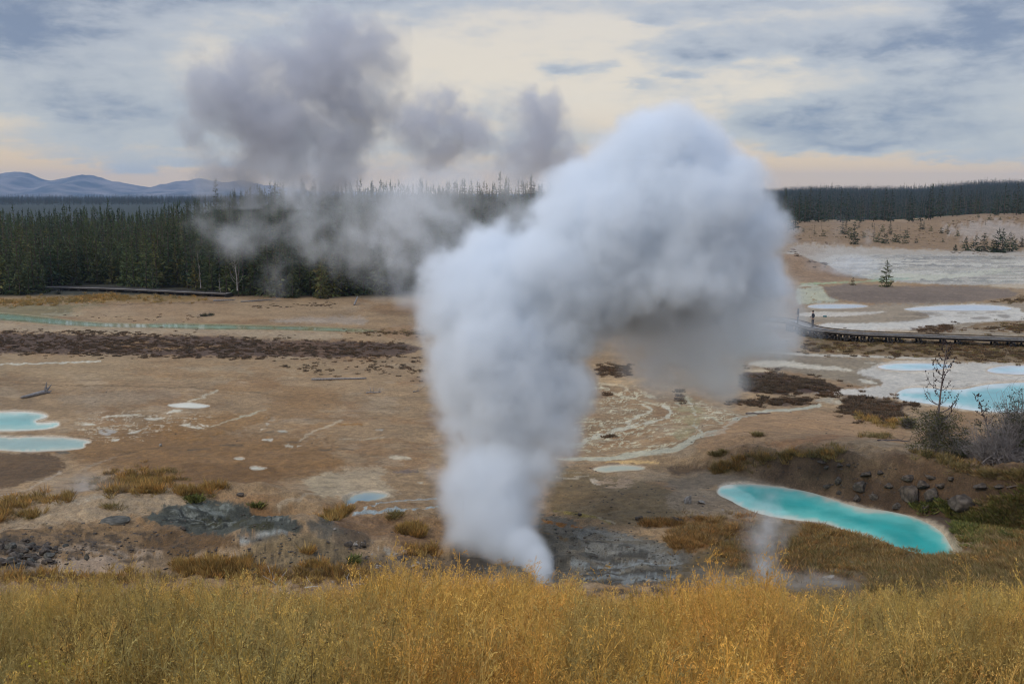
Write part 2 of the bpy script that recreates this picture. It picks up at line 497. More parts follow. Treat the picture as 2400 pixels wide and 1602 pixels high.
stroke(C(1, (-100, 1460), (200, 1458), (430, 1450), (690, 1443)), 3.2, (205, 200, 186), 1, .4)
stroke(C(1, (780, 1062), (860, 1052), (1000, 1046), (1500, 1044), (1900, 1030)), 2, (96, 80, 60), .6)
stroke(C(4, (-50, 292), (350, 296), (700, 301), (1250, 312), (1600, 330), (2000, 380)), 2.6, (112, 92, 66), .8)
stroke(C(4, (-50, 262), (300, 270), (900, 262)), 2, (128, 106, 76), .5)
P(C(4, (330, 390), (700, 330), (1200, 330), (1250, 380), (900, 420), (500, 440)), (150, 134, 116), 6, 15, a=.5)
P(C(4, (1000, 160), (1600, 170), (2100, 200), (2000, 260), (1300, 230)), (170, 150, 124), 6, 15, a=.5)
P(C(4, (1700, 330), (2323, 330), (2323, 480), (2000, 460)), (142, 108, 68), 7, 15, a=.5)
# ochre middle
P(C(4, (450, 660), (900, 560), (1500, 600), (2100, 640), (2323, 700), (2323, 870), (1900, 960), (1500, 970), (1000, 880), (600, 850), (430, 770)), (136, 101, 60), 26, 40, ws=(90, 24), a=.85)
P(C(4, (800, 150), (2323, 160), (2323, 640), (1700, 560), (900, 300)), (150, 116, 78), 30, 40, ws=(120, 26), thr=(.0, 110, 16), a=.6)
P(C(4, (1000, 560), (1400, 490), (1900, 480), (1700, 590), (1300, 660), (1000, 640)), (144, 106, 58), 7, 19, a=.6)
P(C(4, (1200, 800), (1600, 830), (2000, 850), (1700, 960), (1300, 960)), (116, 84, 46), 9, 19, a=.6)
P(C(4, (-200, 755), (300, 755), (430, 800), (450, 860), (300, 930), (150, 980), (-200, 1010)), (100, 76, 50), 6, 15, a=.9)
P(C(4, (380, 745), (470, 745), (490, 765), (400, 768)), (78, 80, 76), 3, 5, a=.8)
P(C(4, (540, 500), (900, 480), (1200, 470), (1500, 500), (1450, 600), (1100, 620), (950, 680), (640, 680), (520, 590)), (196, 182, 162), 6, 14, vein=(.062, 46, 9), a=.9)
P(C(4, (980, 520), (1130, 515), (1100, 530), (1000, 535)), (212, 204, 190), 1.5, 3)
P(C(4, (1200, 560), (1330, 555), (1440, 570), (1380, 595), (1260, 580)), (214, 206, 192), 1.5, 5, thr=(.02, 14, 5), a=.95)
P(C(4, (660, 600), (790, 590), (800, 620), (740, 642), (680, 630)), (186, 178, 172), 2, 4, thr=(.04, 18, 6))
P(C(4, (680, 520), (740, 500), (960, 492), (960, 500), (740, 515)), (205, 196, 180), 1.2, 3)
P(C(4, (560, 560), (640, 555), (630, 566), (570, 568)), (210, 204, 192), 1.2, 2)
P(C(4, (740, 672), (820, 656), (800, 678)), (205, 198, 186), 1.2, 2)
P(C(4, (860, 622), (980, 598), (940, 618), (880, 632)), (205, 198, 186), 1.2, 2)
P(C(4, (1130, 490), (1160, 465), (1240, 460), (1220, 475), (1150, 492)), (210, 203, 190), 1.2, 3)
stroke(C(4, (1482, 328), (1370, 378), (1300, 410)), (3, 6), (196, 184, 164), .95)
stroke(C(4, (1800, 462), (1700, 495), (1620, 525), (1540, 545), (1450, 580)), 4, (192, 182, 160), .95, brk=.12)
stroke(C(4, (1830, 560), (1770, 600)), 6, (200, 190, 176), .8, brk=.06)
stroke(C(4, (2323, 530), (2200, 590), (2100, 630), (2030, 668)), 5, (190, 172, 148), .85, brk=.1)
P(C(4, (1790, 500), (1880, 520), (1860, 560), (1800, 540)), (176, 158, 136), 3, 6, thr=(0, 18, 6), a=.8)
P(C(4, (1880, 606), (1960, 604), (1950, 616), (1900, 616)), (186, 182, 172), 1.5, 3)
P(C(4, (1780, 662), (1860, 662), (1850, 676), (1790, 674)), (196, 190, 180), 1.5, 3)
P(C(4, (1900, 690), (2060, 700), (2040, 725), (1920, 715)), (186, 176, 160), 2, 5, thr=(-.02, 12, 5))
for a_, b_ in (((1500, 705), (1650, 705)), ((1950, 680), (2050, 684)), ((1280, 738), (1430, 726)), ((2180, 738), (2260, 734)), ((1810, 616), (1860, 612)), ((2290, 730), (2400, 735))):
    stroke(C(4, a_, b_), 3.4, (92, 80, 64), .8, wob=2)
stroke(C(4, (-60, 1062), (90, 1028), (200, 1005), (290, 950), (330, 930), (425, 884)), (4, 6, 4), (172, 154, 136), .9)
stroke(C(4, (540, 868), (620, 845), (700, 818), (790, 788)), 4.5, (160, 140, 118), .8)
stroke(C(4, (800, 775), (950, 740), (1090, 722)), 3, (96, 76, 52), .7)
P(C(4, (2030, 955), (2150, 905), (2323, 880), (2400, 1000), (2323, 1060), (2150, 1050), (2100, 1000)), (176, 160, 136), 5, 17, a=.85)
P(C(5, (-60, 890), (250, 850), (330, 870), (260, 930), (340, 990), (400, 1030), (330, 1070), (180, 1090), (-60, 1060)), (182, 164, 140), 5, 17, a=.8)
stroke(C(4, (2150, 1040), (2050, 1060), (1960, 1085), (1900, 1130)), 6, (176, 158, 136), .8)
P(C(5, (350, 885), (440, 868), (540, 880), (500, 900), (400, 902)), (112, 100, 98), 3, 8, a=.8)
P(C(5, (310, 780), (390, 775), (500, 795), (420, 808), (340, 800)), (190, 176, 156), 1.6, 4)
P(C(5, (500, 955), (560, 952), (550, 966)), (190, 182, 166), 1.5, 2)
P(C(5, (220, 600), (290, 594), (280, 610)), (180, 176, 170), 1.5, 2)
stroke(C(5, (0, 672), (100, 660), (300, 650)), 2.4, (186, 172, 150), .8, brk=.1)
stroke(C(5, (-20, 560), (150, 568)), 4, (150, 106, 44), .8)
stroke(C(5, (60, 1088), (20, 1110), (5, 1150), (-20, 1170)), (9, 7), (150, 165, 172), 1, .12)
stroke(C(5, (120, 1170), (200, 1120), (300, 1095), (420, 1080), (640, 1066)), (8, 4, 4), (168, 178, 184), 1, .12)
stroke(C(5, (90, 1172), (200, 1158), (340, 1145), (500, 1138), (650, 1120)), (10, 8, 5), (160, 172, 180), 1, .12)
# ---- near left mound and hollow
P(C(4, (-150, 1290), (0, 1240), (120, 1180), (250, 1110), (420, 1068), (700, 1042), (1000, 1034), (1350, 1045), (1620, 1090), (1600, 1110), (1200, 1115), (1000, 1180), (700, 1220), (300, 1260), (-100, 1320)),
  (168, 148, 124), 7, 17, a=.85)
P(C(4, (330, 1100), (600, 1060), (780, 1040), (760, 1060), (420, 1112)), (190, 176, 160), 6, 15, a=.7)
P(C(4, (1400, 1040), (1700, 1060), (1900, 1160), (1980, 1230), (1800, 1190), (1600, 1110)), (150, 112, 76), 5, 12, a=.6)
P(C(4, (-150, 1320), (400, 1240), (900, 1240), (1400, 1280), (1650, 1330), (1600, 1400), (1200, 1480), (600, 1500), (-150, 1568)), (128, 102, 72), 9, 22, a=.85)
P(C(4, (900, 1330), (1300, 1290), (1550, 1310), (1640, 1390), (1450, 1420), (1100, 1430)), (104, 78, 46), 7, 19, a=.8)
P(C(4, (-150, 1330), (150, 1330), (420, 1390), (330, 1480), (200, 1568), (-150, 1600)), (66, 58, 50), 6, 14, thr=(.10, 24, 10), a=.9)
P(C(4, (100, 1300), (500, 1290), (800, 1400), (600, 1450), (300, 1400)), (92, 74, 56), 5, 10, thr=(-.02, 30, 8), a=.8)
P(C(4, (-150, 1250), (700, 1240), (1200, 1300), (1500, 1420), (1100, 1520), (-150, 1568)), (72, 60, 46), 14, 14, thr=(-.06, 16, 5), a=.75)
P(C(4, (-150, 1380), (700, 1380), (1200, 1440), (900, 1568), (-150, 1600)), (170, 152, 136), 14, 14, thr=(-.05, 26, 7), a=.7, seed=1)
P(C(4, (200, 1500), (560, 1470), (900, 1500), (800, 1600), (200, 1600)), (160, 140, 124), 6, 12, thr=(.08, 40, 14), a=.8)
P(C(4, (960, 1190), (1130, 1115), (1300, 1092), (1500, 1085), (1750, 1130), (1960, 1200), (2090, 1285), (1900, 1310), (1600, 1290), (1250, 1262), (1050, 1240)), (72, 78, 74), 4, 12, a=.95)
P(C(4, (1150, 1150), (1350, 1105), (1560, 1105), (1600, 1150), (1350, 1180), (1180, 1180)), (122, 128, 126), 3, 8, thr=(.03, 26, 6), a=.85)
P(C(4, (1270, 1245), (1420, 1185), (1600, 1180), (1800, 1215), (1900, 1270), (1700, 1290), (1500, 1270), (1350, 1255)), (58, 56, 26), 3, 7, thr=(.12, 22, 7), a=.9)
P(C(4, (1000, 1180), (1500, 1095), (1960, 1210), (2060, 1290), (1500, 1280)), (36, 38, 34), 5, 8, thr=(-.02, 12, 4), a=.8)
P(C(4, (1000, 1170), (1500, 1090), (1960, 1200), (2060, 1285), (1500, 1270)), (138, 142, 138), 5, 8, thr=(-.09, 14, 4), a=.7, seed=2)
P(C(4, (1580, 1310), (1800, 1290), (1960, 1305), (1800, 1370), (1650, 1370)), (84, 88, 88), 5, 12, a=.85)
stroke(C(4, (1640, 1360), (1760, 1320), (1860, 1300), (1960, 1298)), 5, (160, 168, 172), .7, .2, brk=.12)
P(C(4, (1440, 1520), (1640, 1420), (1800, 1345), (2000, 1305), (2200, 1330), (2400, 1430), (2500, 1568), (1400, 1600)), (130, 112, 84), 6, 12, a=.9)
P(C(4, (1500, 1480), (2000, 1330), (2400, 1450), (2400, 1600), (1500, 1600)), (66, 58, 46), 14, 12, thr=(-.08, 7, 3), a=.7)
P(C(4, (2090, 1250), (2150, 1215), (2323, 1210), (2450, 1260), (2400, 1340), (2200, 1330), (2120, 1300)), (92, 90, 84), 5, 15, a=.85)
P(C(5, (-50, 1190), (200, 1185), (420, 1220), (600, 1330), (620, 1420), (300, 1330), (-50, 1290)), (128, 98, 70), 6, 15, a=.8)
P(C(5, (-50, 1290), (100, 1260), (200, 1330), (220, 1400), (50, 1420), (-50, 1400)), (84, 72, 58), 5, 15, a=.7)
P(C(5, (230, 1390), (330, 1400), (380, 1440), (300, 1450)), (168, 160, 150), 2, 5, thr=(.04, 14, 7))
P(C(5, (50, 1440), (600, 1430), (1100, 1480), (1100, 1600), (50, 1600)), (100, 84, 62), 9, 22, a=.75)
# ---- around the vent and to its right
P(C(5, (1420, 840), (1700, 890), (2100, 960), (2323, 1050), (2323, 1250), (1950, 1260), (1500, 1200), (1380, 1100)), (116, 100, 70), 9, 22, a=.7)
P(C(5, (1330, 1180), (1500, 1190), (1700, 1270), (2000, 1300), (2323, 1400), (2500, 1500), (2500, 1650), (900, 1650), (1000, 1500), (1300, 1500)), (104, 101, 94), 9, 25, a=.9)
P(C(5, (1600, 1280), (1900, 1290), (2200, 1400), (2323, 1480), (2200, 1560), (1700, 1500), (1500, 1420)), (132, 132, 130), 6, 12, thr=(.02, 60, 9), a=.85)
P(C(8, (180, 220), (500, 205), (900, 240), (880, 300), (600, 330), (300, 300)), (140, 148, 154), 5, 12, thr=(-.04, 70, 8), a=.8, rough=.35)
P(C(8, (120, 140), (500, 120), (900, 300), (1000, 380), (150, 400)), (62, 60, 56), 6, 14, thr=(-.06, 40, 8), a=.75)
P(C(5, (750, 1400), (900, 1430), (1000, 1500), (1000, 1600), (760, 1520)), (62, 58, 54), 9, 22, a=.8)
stroke(C(5, (1460, 1150), (1600, 1165), (1720, 1190), (1830, 1240)), (5, 7, 5), (146, 130, 66), .85, brk=.15)
stroke(C(5, (1760, 1200), (1860, 1238)), 5, (172, 160, 138), .8)
stroke(C(5, (1370, 1218), (1440, 1235), (1520, 1250)), 8, (150, 98, 30), .9, brk=.1)
stroke(C(5, (1570, 1250), (1625, 1266)), 7, (150, 98, 36), .9)
stroke(C(5, (1320, 1300), (1450, 1310), (1530, 1350)), 7, (112, 84, 40), .7)
# pale channels
W1 = (186, 182, 162)
stroke(C(5, (1480, 800), (1620, 796), (1750, 800), (1950, 772), (2150, 750), (2323, 715)) + C(6, (100, 650), (200, 622), (280, 600), (330, 550), (420, 505), (560, 472), (700, 465), (860, 455), (930, 428)),
       (5, 11, 15, 17, 16, 12, 9, 8), W1, .95, .3)
P(C(5, (1480, 300), (1900, 280), (2323, 420), (2323, 720), (1900, 780), (1500, 740)), (204, 196, 172), 10, 16, vein=(.07, 70, 16), a=.95)
P(C(6, (-40, 360), (400, 480), (330, 560), (100, 660), (-40, 700)), (202, 194, 172), 8, 14, vein=(.075, 44, 16), a=.95)
stroke(C(5, (1540, 720), (1700, 660), (1850, 612), (2000, 572), (2150, 540), (2230, 510), (2255, 470), (2180, 432)), (9, 12, 9, 8, 8), (196, 190, 170), .9, .3, brk=.2)
stroke(C(5, (1930, 578), (2010, 515), (2120, 462), (2050, 430)), (7, 6, 4), (198, 190, 168), .9, .3)
stroke(C(5, (1830, 345), (2000, 392), (2150, 432)), 4, (196, 186, 164), .85, brk=.15)
stroke(C(5, (1760, 285), (1970, 305), (1880, 352)), 4, (206, 190, 164), .9)
stroke(C(6, (200, 515), (250, 545), (300, 580)), 5, W1, .7)
stroke(C(6, (20, 380), (70, 430), (90, 520), (80, 580), (130, 620)), (9, 6, 8), W1, .85, .3, brk=.16)
stroke(C(6, (-40, 420), (40, 430), (60, 390)), 7, W1, .8, brk=.1)
stroke(C(5, (1580, 690), (1700, 700), (1850, 660)), 5, (180, 170, 150), .6, brk=.1)
P(C(6, (-60, 360), (60, 370), (130, 450), (150, 540), (60, 640), (-60, 700)), (158, 146, 112), 5, 10, thr=(.0, 30, 12), a=.8)
P(C(5, (1450, 905), (1600, 890), (1700, 900), (1600, 950), (1470, 940)), (176, 164, 146), 3, 7, thr=(-.02, 26, 8), a=.8)
P(C(5, (1680, 930), (1730, 930), (1780, 975), (1720, 975)), (200, 184, 166), 2, 4)
P(C(5, (1700, 930), (1900, 905), (1980, 915), (2000, 980), (1900, 1010), (1760, 980)), (178, 154, 132), 3, 7, thr=(-.01, 16, 6), a=.8)
P(C(5, (1780, 818), (1900, 806), (2170, 815), (2160, 832), (2000, 832), (1850, 835)), (206, 172, 122), 2, 4, thr=(.1, 20, 6))
P(C(5, (1480, 860), (1600, 820), (1700, 830), (1640, 890), (1500, 920)), (112, 104, 90), 3, 8, thr=(.0, 40, 6), a=.7)
P(C(5, (1740, 240), (1960, 235), (2100, 260), (1970, 300), (1760, 285)), (190, 160, 122), 4, 10, a=.8)
# ---- right: brown mounds, grey mud, white pans
P(C(6, (300, 370), (600, 390), (880, 380), (880, 430), (700, 450), (300, 440)), (120, 94, 68), 4, 8, thr=(.05, 16, 7), a=.8)
P(C(6, (560, 78), (900, 95), (1300, 110), (1420, 170), (1380, 240), (1340, 300), (1150, 300), (950, 250), (700, 195), (520, 180)), (142, 130, 114), 5, 13, a=.9)
P(C(6, (640, 190), (900, 245), (1150, 298), (1000, 262), (760, 235)), (140, 110, 78), 5, 12, a=.7)
P(C(6, (1170, 205), (1320, 160), (1480, 128), (1700, 135), (2323, 150), (2900, 170), (2900, 275), (2323, 272), (2000, 290), (1880, 332), (1500, 318), (1430, 390), (1250, 372), (1000, 362), (860, 345), (1040, 325),
       (1340, 318), (1360, 260), (1250, 240)), (206, 200, 194), 4, 7, a=.95, rough=.3)
P(C(6, (1180, 252), (1250, 258), (1340, 285), (1260, 290)), (202, 196, 186), 2, 4)
P(C(6, (1600, 210), (1900, 200), (2000, 290), (1850, 320), (1550, 300)), (150, 138, 124), 2, 8, thr=(-.10, 40, 5), a=.7)
P(C(6, (2050, 250), (2323, 262), (2323, 270), (2100, 262)), (170, 150, 138), 3, 7, a=.6)
stroke(C(6, (480, 68), (700, 80), (900, 92), (1300, 102), (1600, 115), (1850, 122)), (4, 6, 6, 5), (206, 198, 186), .9, .4, wob=3)
P(C(6, (420, 145), (560, 128), (740, 130), (800, 150), (950, 162), (1080, 175), (1190, 205), (900, 188), (700, 172), (520, 172)), (206, 196, 180), 2.5, 5, a=.95, rough=.35)
P(C(6, (400, 195), (600, 185), (640, 200), (460, 210)), (202, 184, 160), 2.5, 4, a=.8)
P(C(6, (1260, 140), (1320, 145), (1300, 152), (1230, 146)), (206, 198, 186), 1.5, 3)
P(C(6, (760, -10), (1600, -5), (2400, 0), (2900, 20), (2900, 160), (2323, 150), (1900, 115), (1300, 88), (820, 75)), (122, 99, 66), 5, 13, a=.85)
P(C(6, (780, 20), (1400, 20), (1500, 50), (1100, 65), (820, 55)), (190, 172, 146), 3, 5, thr=(-.01, 26, 4), a=.8)
P(C(6, (1900, 40), (2323, 30), (2400, 140), (2200, 130)), (168, 152, 132), 3, 6, thr=(.0, 14, 5), a=.8)
P(C(6, (380, 215), (470, 205), (600, 212), (760, 238), (930, 258), (1040, 298), (1085, 322), (1000, 345), (870, 352), (700, 355), (500, 352), (380, 330)), (70, 46, 34), 2.5, 6, a=.96)
P(C(6, (470, 290), (650, 280), (830, 320), (800, 350), (520, 350)), (78, 66, 56), 4, 10, a=.8)
P(C(6, (600, 395), (760, 385), (870, 410), (760, 440), (640, 430)), (80, 58, 42), 4, 12, a=.85)
P(C(6, (1000, 380), (1200, 365), (1300, 380), (1130, 440), (1000, 420), (870, 400)), (186, 176, 160), 3, 7, thr=(.05, 20, 7), a=.85)
P(C(6, (1050, 372), (1250, 366), (1370, 400), (1550, 415), (1620, 420), (1480, 470), (1420, 545), (1280, 545), (1150, 495), (1080, 485), (1150, 440)), (76, 56, 36), 4, 13, a=.92)
P(C(6, (1150, 500), (1300, 530), (1450, 540), (1500, 575), (1350, 570)), (150, 112, 54), 4, 12, a=.8)
P(C(6, (430, 500), (700, 480), (1060, 470), (1300, 560), (1560, 590), (1560, 690), (1100, 720), (600, 740), (100, 760), (100, 690)), (166, 132, 98), 7, 17, a=.75)
P(C(6, (560, 700), (900, 650), (1300, 640), (1000, 690), (700, 720)), (160, 112, 72), 5, 17, a=.55)
P(C(6, (250, 820), (700, 770), (1100, 760), (1700, 820), (1850, 880), (1500, 870), (1000, 830), (600, 830), (250, 870)), (148, 124, 98), 7, 17, a=.7)
P(C(6, (200, 840), (420, 800), (700, 770), (1060, 735), (1040, 770), (700, 790), (420, 850), (220, 885)), (150, 126, 66), 4, 12, a=.75)
P(C(6, (-100, 830), (200, 835), (230, 880), (0, 910), (-100, 900)), (90, 68, 44), 5, 13, a=.8)
P(C(6, (-100, 920), (260, 880), (600, 830), (900, 850), (960, 1000), (700, 985), (400, 950), (220, 985), (-100, 1010)), (132, 116, 98), 7, 15, a=.85)
P(C(6, (850, 850), (1150, 835), (1500, 878), (1850, 895), (2323, 890), (2600, 900), (2600, 1000), (2050, 1080), (1880, 1130), (1920, 1300), (1850, 1330), (1700, 1210), (1400, 1145), (1080, 1080), (900, 1010)),
  (80, 65, 52), 6, 19, a=.92)
P(C(6, (1450, 980), (1560, 940), (1640, 1000), (1600, 1080), (1480, 1060)), (70, 54, 42), 5, 12, a=.8)
P(C(6, (-100, 1010), (240, 1000), (420, 1110), (640, 1185), (920, 1225), (1260, 1320), (1000, 1260), (700, 1230), (400, 1200), (-100, 1190)), (152, 134, 114), 7, 15, a=.85)
P(C(6, (500, 1190), (920, 1240), (1260, 1330), (1540, 1440), (1900, 1440), (2400, 1300), (2400, 1000), (2650, 1000), (2700, 1700), (-100, 1700), (0, 1500)), (106, 88, 54), 11, 22, a=.85)
P(C(6, (1850, 1130), (2050, 1070), (2323, 980), (2600, 1000), (2600, 1200), (2200, 1280), (1930, 1340), (1880, 1250)), (92, 84, 42), 6, 19, a=.85)
P(C(6, (-100, 1200), (440, 1200), (500, 1260), (250, 1380), (0, 1420), (-100, 1400)), (126, 92, 48), 7, 19, a=.8)
P(C(6, (1700, 1470), (2400, 1330), (2600, 1350), (2600, 1650), (1600, 1650)), (116, 96, 62), 9, 19, a=.7)
# ---- far right
P(C(3, (650, 490), (1200, 490), (1700, 480), (2000, 440), (2500, 430), (2500, 690), (1700, 690), (1300, 655), (650, 660)), (138, 112, 84), 4, 8, a=.9)
P(C(3, (1740, 545), (1900, 500), (2120, 465), (2323, 520), (2500, 520), (2500, 640), (2000, 610), (1850, 580)), (168, 156, 150), 4, 12, a=.85)
P(C(3, (650, 655), (1200, 655), (1700, 690), (2500, 690), (2500, 730), (1500, 720), (650, 730)), (178, 170, 164), 3, 8, a=.9)
P(C(3, (900, 715), (1500, 712), (2500, 722), (2500, 910), (1900, 925), (1500, 905), (1100, 850), (1000, 800)), (176, 168, 156), 2, 4, a=.85, rough=.18)
P(C(3, (1050, 730), (2500, 725), (2500, 790), (1500, 800), (1060, 790)), (186, 178, 170), 1.6, 4, a=.8, rough=.08)
P(C(3, (980, 720), (2500, 720), (2500, 905), (1500, 905), (1060, 830)), (100, 92, 80), 3, 6, thr=(-.01, 120, 4), a=.85, rough=.3)  # dark bands between the shallow lake's reflections, put into the colour
P(C(3, (1000, 740), (2500, 735), (2500, 900), (1500, 900), (1080, 830)), (218, 212, 202), 3, 6, thr=(-.02, 90, 3), a=.95, rough=.15, seed=3)  # bright reflective bands of the lake, put into the colour
P(C(3, (1500, 740), (2300, 738), (2150, 752), (1700, 750)), (112, 106, 92), 1.4, 3, a=.7, thr=(.05, 90, 3))
P(C(3, (1100, 800), (2500, 800), (2500, 900), (1500, 890)), (150, 146, 128), 1.5, 4, thr=(-.04, 90, 4), a=.8, rough=.25)
P(C(3, (1180, 850), (1480, 842), (1800, 855), (2200, 800), (2250, 820), (1900, 880), (1500, 895), (1250, 880)), (206, 204, 182), 1.6, 5, thr=(.1, 60, 5), a=.85, rough=.2)
P(C(3, (1270, 880), (1500, 868), (1580, 880), (1350, 898)), (142, 168, 138), 1.6, 3, a=.7)
P(C(3, (2040, 925), (2323, 905), (2600, 910), (2600, 960), (2250, 945)), (196, 182, 166), 1.6, 4, a=.8)
stroke(C(3, (800, 915), (1000, 910), (1200, 900), (1400, 892)), 2.6, (160, 182, 150), .9)
P(C(3, (740, 690), (860, 740), (1000, 810), (1150, 850), (1150, 890), (900, 905), (760, 900), (700, 800)), (150, 124, 102), 2.5, 4, a=.85)
P(C(3, (730, 670), (900, 665), (980, 690), (850, 730), (740, 690)), (166, 152, 142), 3, 8, a=.8)
P(C(3, (780, 905), (950, 925), (965, 990), (1100, 1040), (900, 1045), (760, 1060)), (176, 178, 152), 2, 5, thr=(.06, 30, 6), a=.85, rough=.3)
P(C(3, (960, 925), (1150, 913), (1450, 936), (1900, 928), (2200, 950), (2330, 985), (2100, 1030), (1800, 1045), (1500, 1055), (1100, 1036), (965, 990)), (124, 108, 98), 3, 7, a=.92)
P(C(3, (1000, 980), (1300, 960), (1900, 990), (2000, 1020), (1500, 1035), (1150, 1025)), (106, 92, 84), 5, 12, a=.5)
P(C(3, (780, 1045), (1300, 1050), (1700, 1050), (2300, 1040), (2600, 1050), (2600, 1300), (780, 1200)), (156, 146, 134), 4, 10, a=.7)
P(C(3, (1470, 1086), (1700, 1060), (2000, 1050), (2290, 1072), (2323, 1120), (2600, 1140), (2600, 1160), (2000, 1172), (1750, 1200), (1500, 1238), (950, 1212), (900, 1190), (1300, 1182), (1700, 1150), (1640, 1110)),
  (208, 202, 196), 2, 4, a=.95, rough=.3)
P(C(3, (1500, 1110), (1700, 1100), (1800, 1130), (1500, 1180), (1250, 1165)), (140, 126, 110), 2, 5, thr=(.03, 60, 4), a=.85)
for pts in (((1940, 1145), (2050, 1135), (2120, 1150), (2000, 1160)), ((2130, 1130), (2180, 1118), (2240, 1135), (2200, 1152)), ((1550, 1110), (1690, 1102), (1720, 1120), (1600, 1135))):
    P(C(3, *pts), (132, 118, 104), 1.6, 2, a=.9)
P(C(3, (1650, 1095), (2250, 1100), (2150, 1140), (1750, 1150)), (150, 136, 120), 1.6, 4, thr=(-.09, 40, 4), a=.8)
P(C(3, (790, 1106), (1000, 1102), (1200, 1106), (1420, 1100), (1300, 1122), (1050, 1136), (790, 1142)), (204, 194, 184), 1.8, 3, a=.9, rough=.3)
P(C(3, (930, 1185), (1200, 1178), (1400, 1190), (1500, 1200), (1480, 1238), (1000, 1222)), (206, 200, 194), 1.8, 3, a=.9, rough=.3)
P(C(3, (1300, 1215), (1540, 1225), (1700, 1250), (1400, 1245)), (200, 180, 158), 3, 8, a=.8)
P(C(3, (1530, 1222), (1650, 1203), (1800, 1200), (1900, 1210), (1800, 1240), (1640, 1250)), (112, 88, 60), 3, 10, a=.9)
P(C(3, (1880, 1200), (2323, 1150), (2600, 1150), (2600, 1260), (2050, 1240)), (128, 102, 68), 2, 5, thr=(.08, 22, 4), a=.9)
P(C(3, (2000, 1040), (2323, 990), (2600, 1000), (2600, 1060), (2200, 1050)), (140, 114, 82), 2, 5, thr=(.05, 24, 4), a=.8)
P(C(3, (820, 1270), (1000, 1290), (1300, 1290), (2323, 1310), (2323, 1450), (2000, 1440), (1400, 1400), (820, 1380)), (118, 95, 62), 3, 6, thr=(.12, 40, 5), a=.85)

# pale mineral rims round the pools, then carve the basins
for key, q in POOLS.items():
    big = key in ('main', 'right', 'left_back', 'left_front')
    ix = region(q, 40); u, v = Uq[ix], Vq[ix]
    s = sdist(q, u, v)
    w = {'main': 9, 'right': 9, 'left_back': 7, 'left_front': 5, 'right_back': 10, 'right_far': 8, 'green_stream': 3, 'centre_small': 7}.get(key, 2.5)
    n = fb(u / 30, v / 14, 3, 4)
    m = sm(-w * (.35 + 1.1 * n), 0, s)
    if key == 'main':   # broad shelf on the near and left side, narrow under the bank
        far = np.interp(u, np.array([1690, 1800, 1960, 2150, 2260]), np.array([1134, 1136, 1168, 1210, 1250.]))
        m = m * (1 - sm(.0, .30, Y_[ix] - np.interp(X_[ix], EDGE_X, EDGE_Y)) * sm(10, 11.5, X_[ix]))
    blend(ix, m * .92, lin((206, 190, 172)) if key != 'green_stream' else lin((150, 146, 112)), .45)
    lv = LEVEL[key]; soft = {'main': 8, 'right': 5}.get(key, 3.)
    k = sm(-soft, soft * .35, s); dip = np.minimum(Z_[ix], lv - .02 - .22 * sm(0, 12, s))
    Z_[ix] = Z_[ix] * (1 - k) + dip * k
# steep earthy face of the bank, and the strip of bare soil along its crest
ye = np.interp(X_, EDGE_X, EDGE_Y); sdb = Y_ - ye; nn = fb(X_ * 1.1, Z_ * 1.6 + Y_ * .3, 4, 3); n4 = fb(X_ * .5 + 9, Z_ * .9 + Y_ * .2, 4, 1)
m = sm(.05, .35, sdb + .5 * (nn - .5)) * sm(4.2, 1.6, sdb + 2.4 * (n4 - .5)) * sm(11.2, 14.5, X_ + 2 * (nn - .5)) * sm(33, 28, X_)
bc = lin((84, 66, 50))[None] * (.62 + .9 * nn[:, None]); bc = bc * (1 - sm(.5, .7, n4)[:, None]) + lin((112, 92, 72))[None] * sm(.5, .7, n4)[:, None]
col = col * (1 - .93 * m[:, None]) + bc * .93 * m[:, None]
ALB = np.array([.87, .815, .69])
col = np.clip(col * ALB, .008, .75)
idx = np.arange(NA * NR).reshape(NR, NA); nxt = np.roll(idx, -1, 1)
faces = np.stack([idx[:-1], nxt[:-1], nxt[1:], idx[1:]], -1).reshape(-1, 4)
gme = bpy.data.meshes.new('ground'); fast_mesh(gme, np.stack([X_, Y_, Z_], 1), faces)
at = gme.attributes.new('Col', 'FLOAT_COLOR', 'POINT'); at.data.foreach_set('color', np.hstack([col, rgh[:, None]]).astype(np.float32).ravel())
gme.shade_smooth()
ground = bpy.data.objects.new('ground', gme); ROOT.objects.link(ground)
tag(ground, 'tan and ochre thermal basin floor with pale mineral channels', None, None, 'structure')
gm, nt, p = new_mat('thermal_ground'); gme.materials.append(gm)
tc = nt.nodes.new('ShaderNodeTexCoord').outputs['Object']
a = attr(nt, 'Col')
f1 = xnoise(nt, tc, 2.2, 8, .65); f2 = xnoise(nt, tc, 14., 6, .7); f3 = xnoise(nt, tc, .35, 6, .6)
f4 = xnoise(nt, tc, 38., 4, .7)
k = f1.step(.25, .75, .70, 1.28) * f2.step(.28, .72, .66, 1.32) * f3.step(.3, .7, .86, 1.14) * f4.step(.3, .7, .80, 1.18)
cc = xmix(nt, 1., a.outputs['Color'], xvec(nt, k, k * .99 + .01, k * .97 + .03), 'MULTIPLY')
spk = xnoise(nt, tc, 9., 5, .62).step(.60, .68) * X(nt, a.outputs['Alpha']).step(.5, .85) * .55
cc = xmix(nt, spk, cc, (.05, .04, .032))
nt.links.new(cc, p.inputs['Base Color']); nt.links.new(a.outputs['Alpha'], p.inputs['Roughness']); p.inputs['Specular IOR Level'].default_value = .4
b = nt.nodes.new('ShaderNodeBump'); b.inputs['Strength'].default_value = 1.; b.inputs['Distance'].default_value = .11
nt.links.new((f1 * .8 + f2 * .5).s, b.inputs['Height']); nt.links.new(b.outputs[0], p.inputs['Normal'])


def Hs(x, y): return float(H(np.array([x]), np.array([y]))[0])


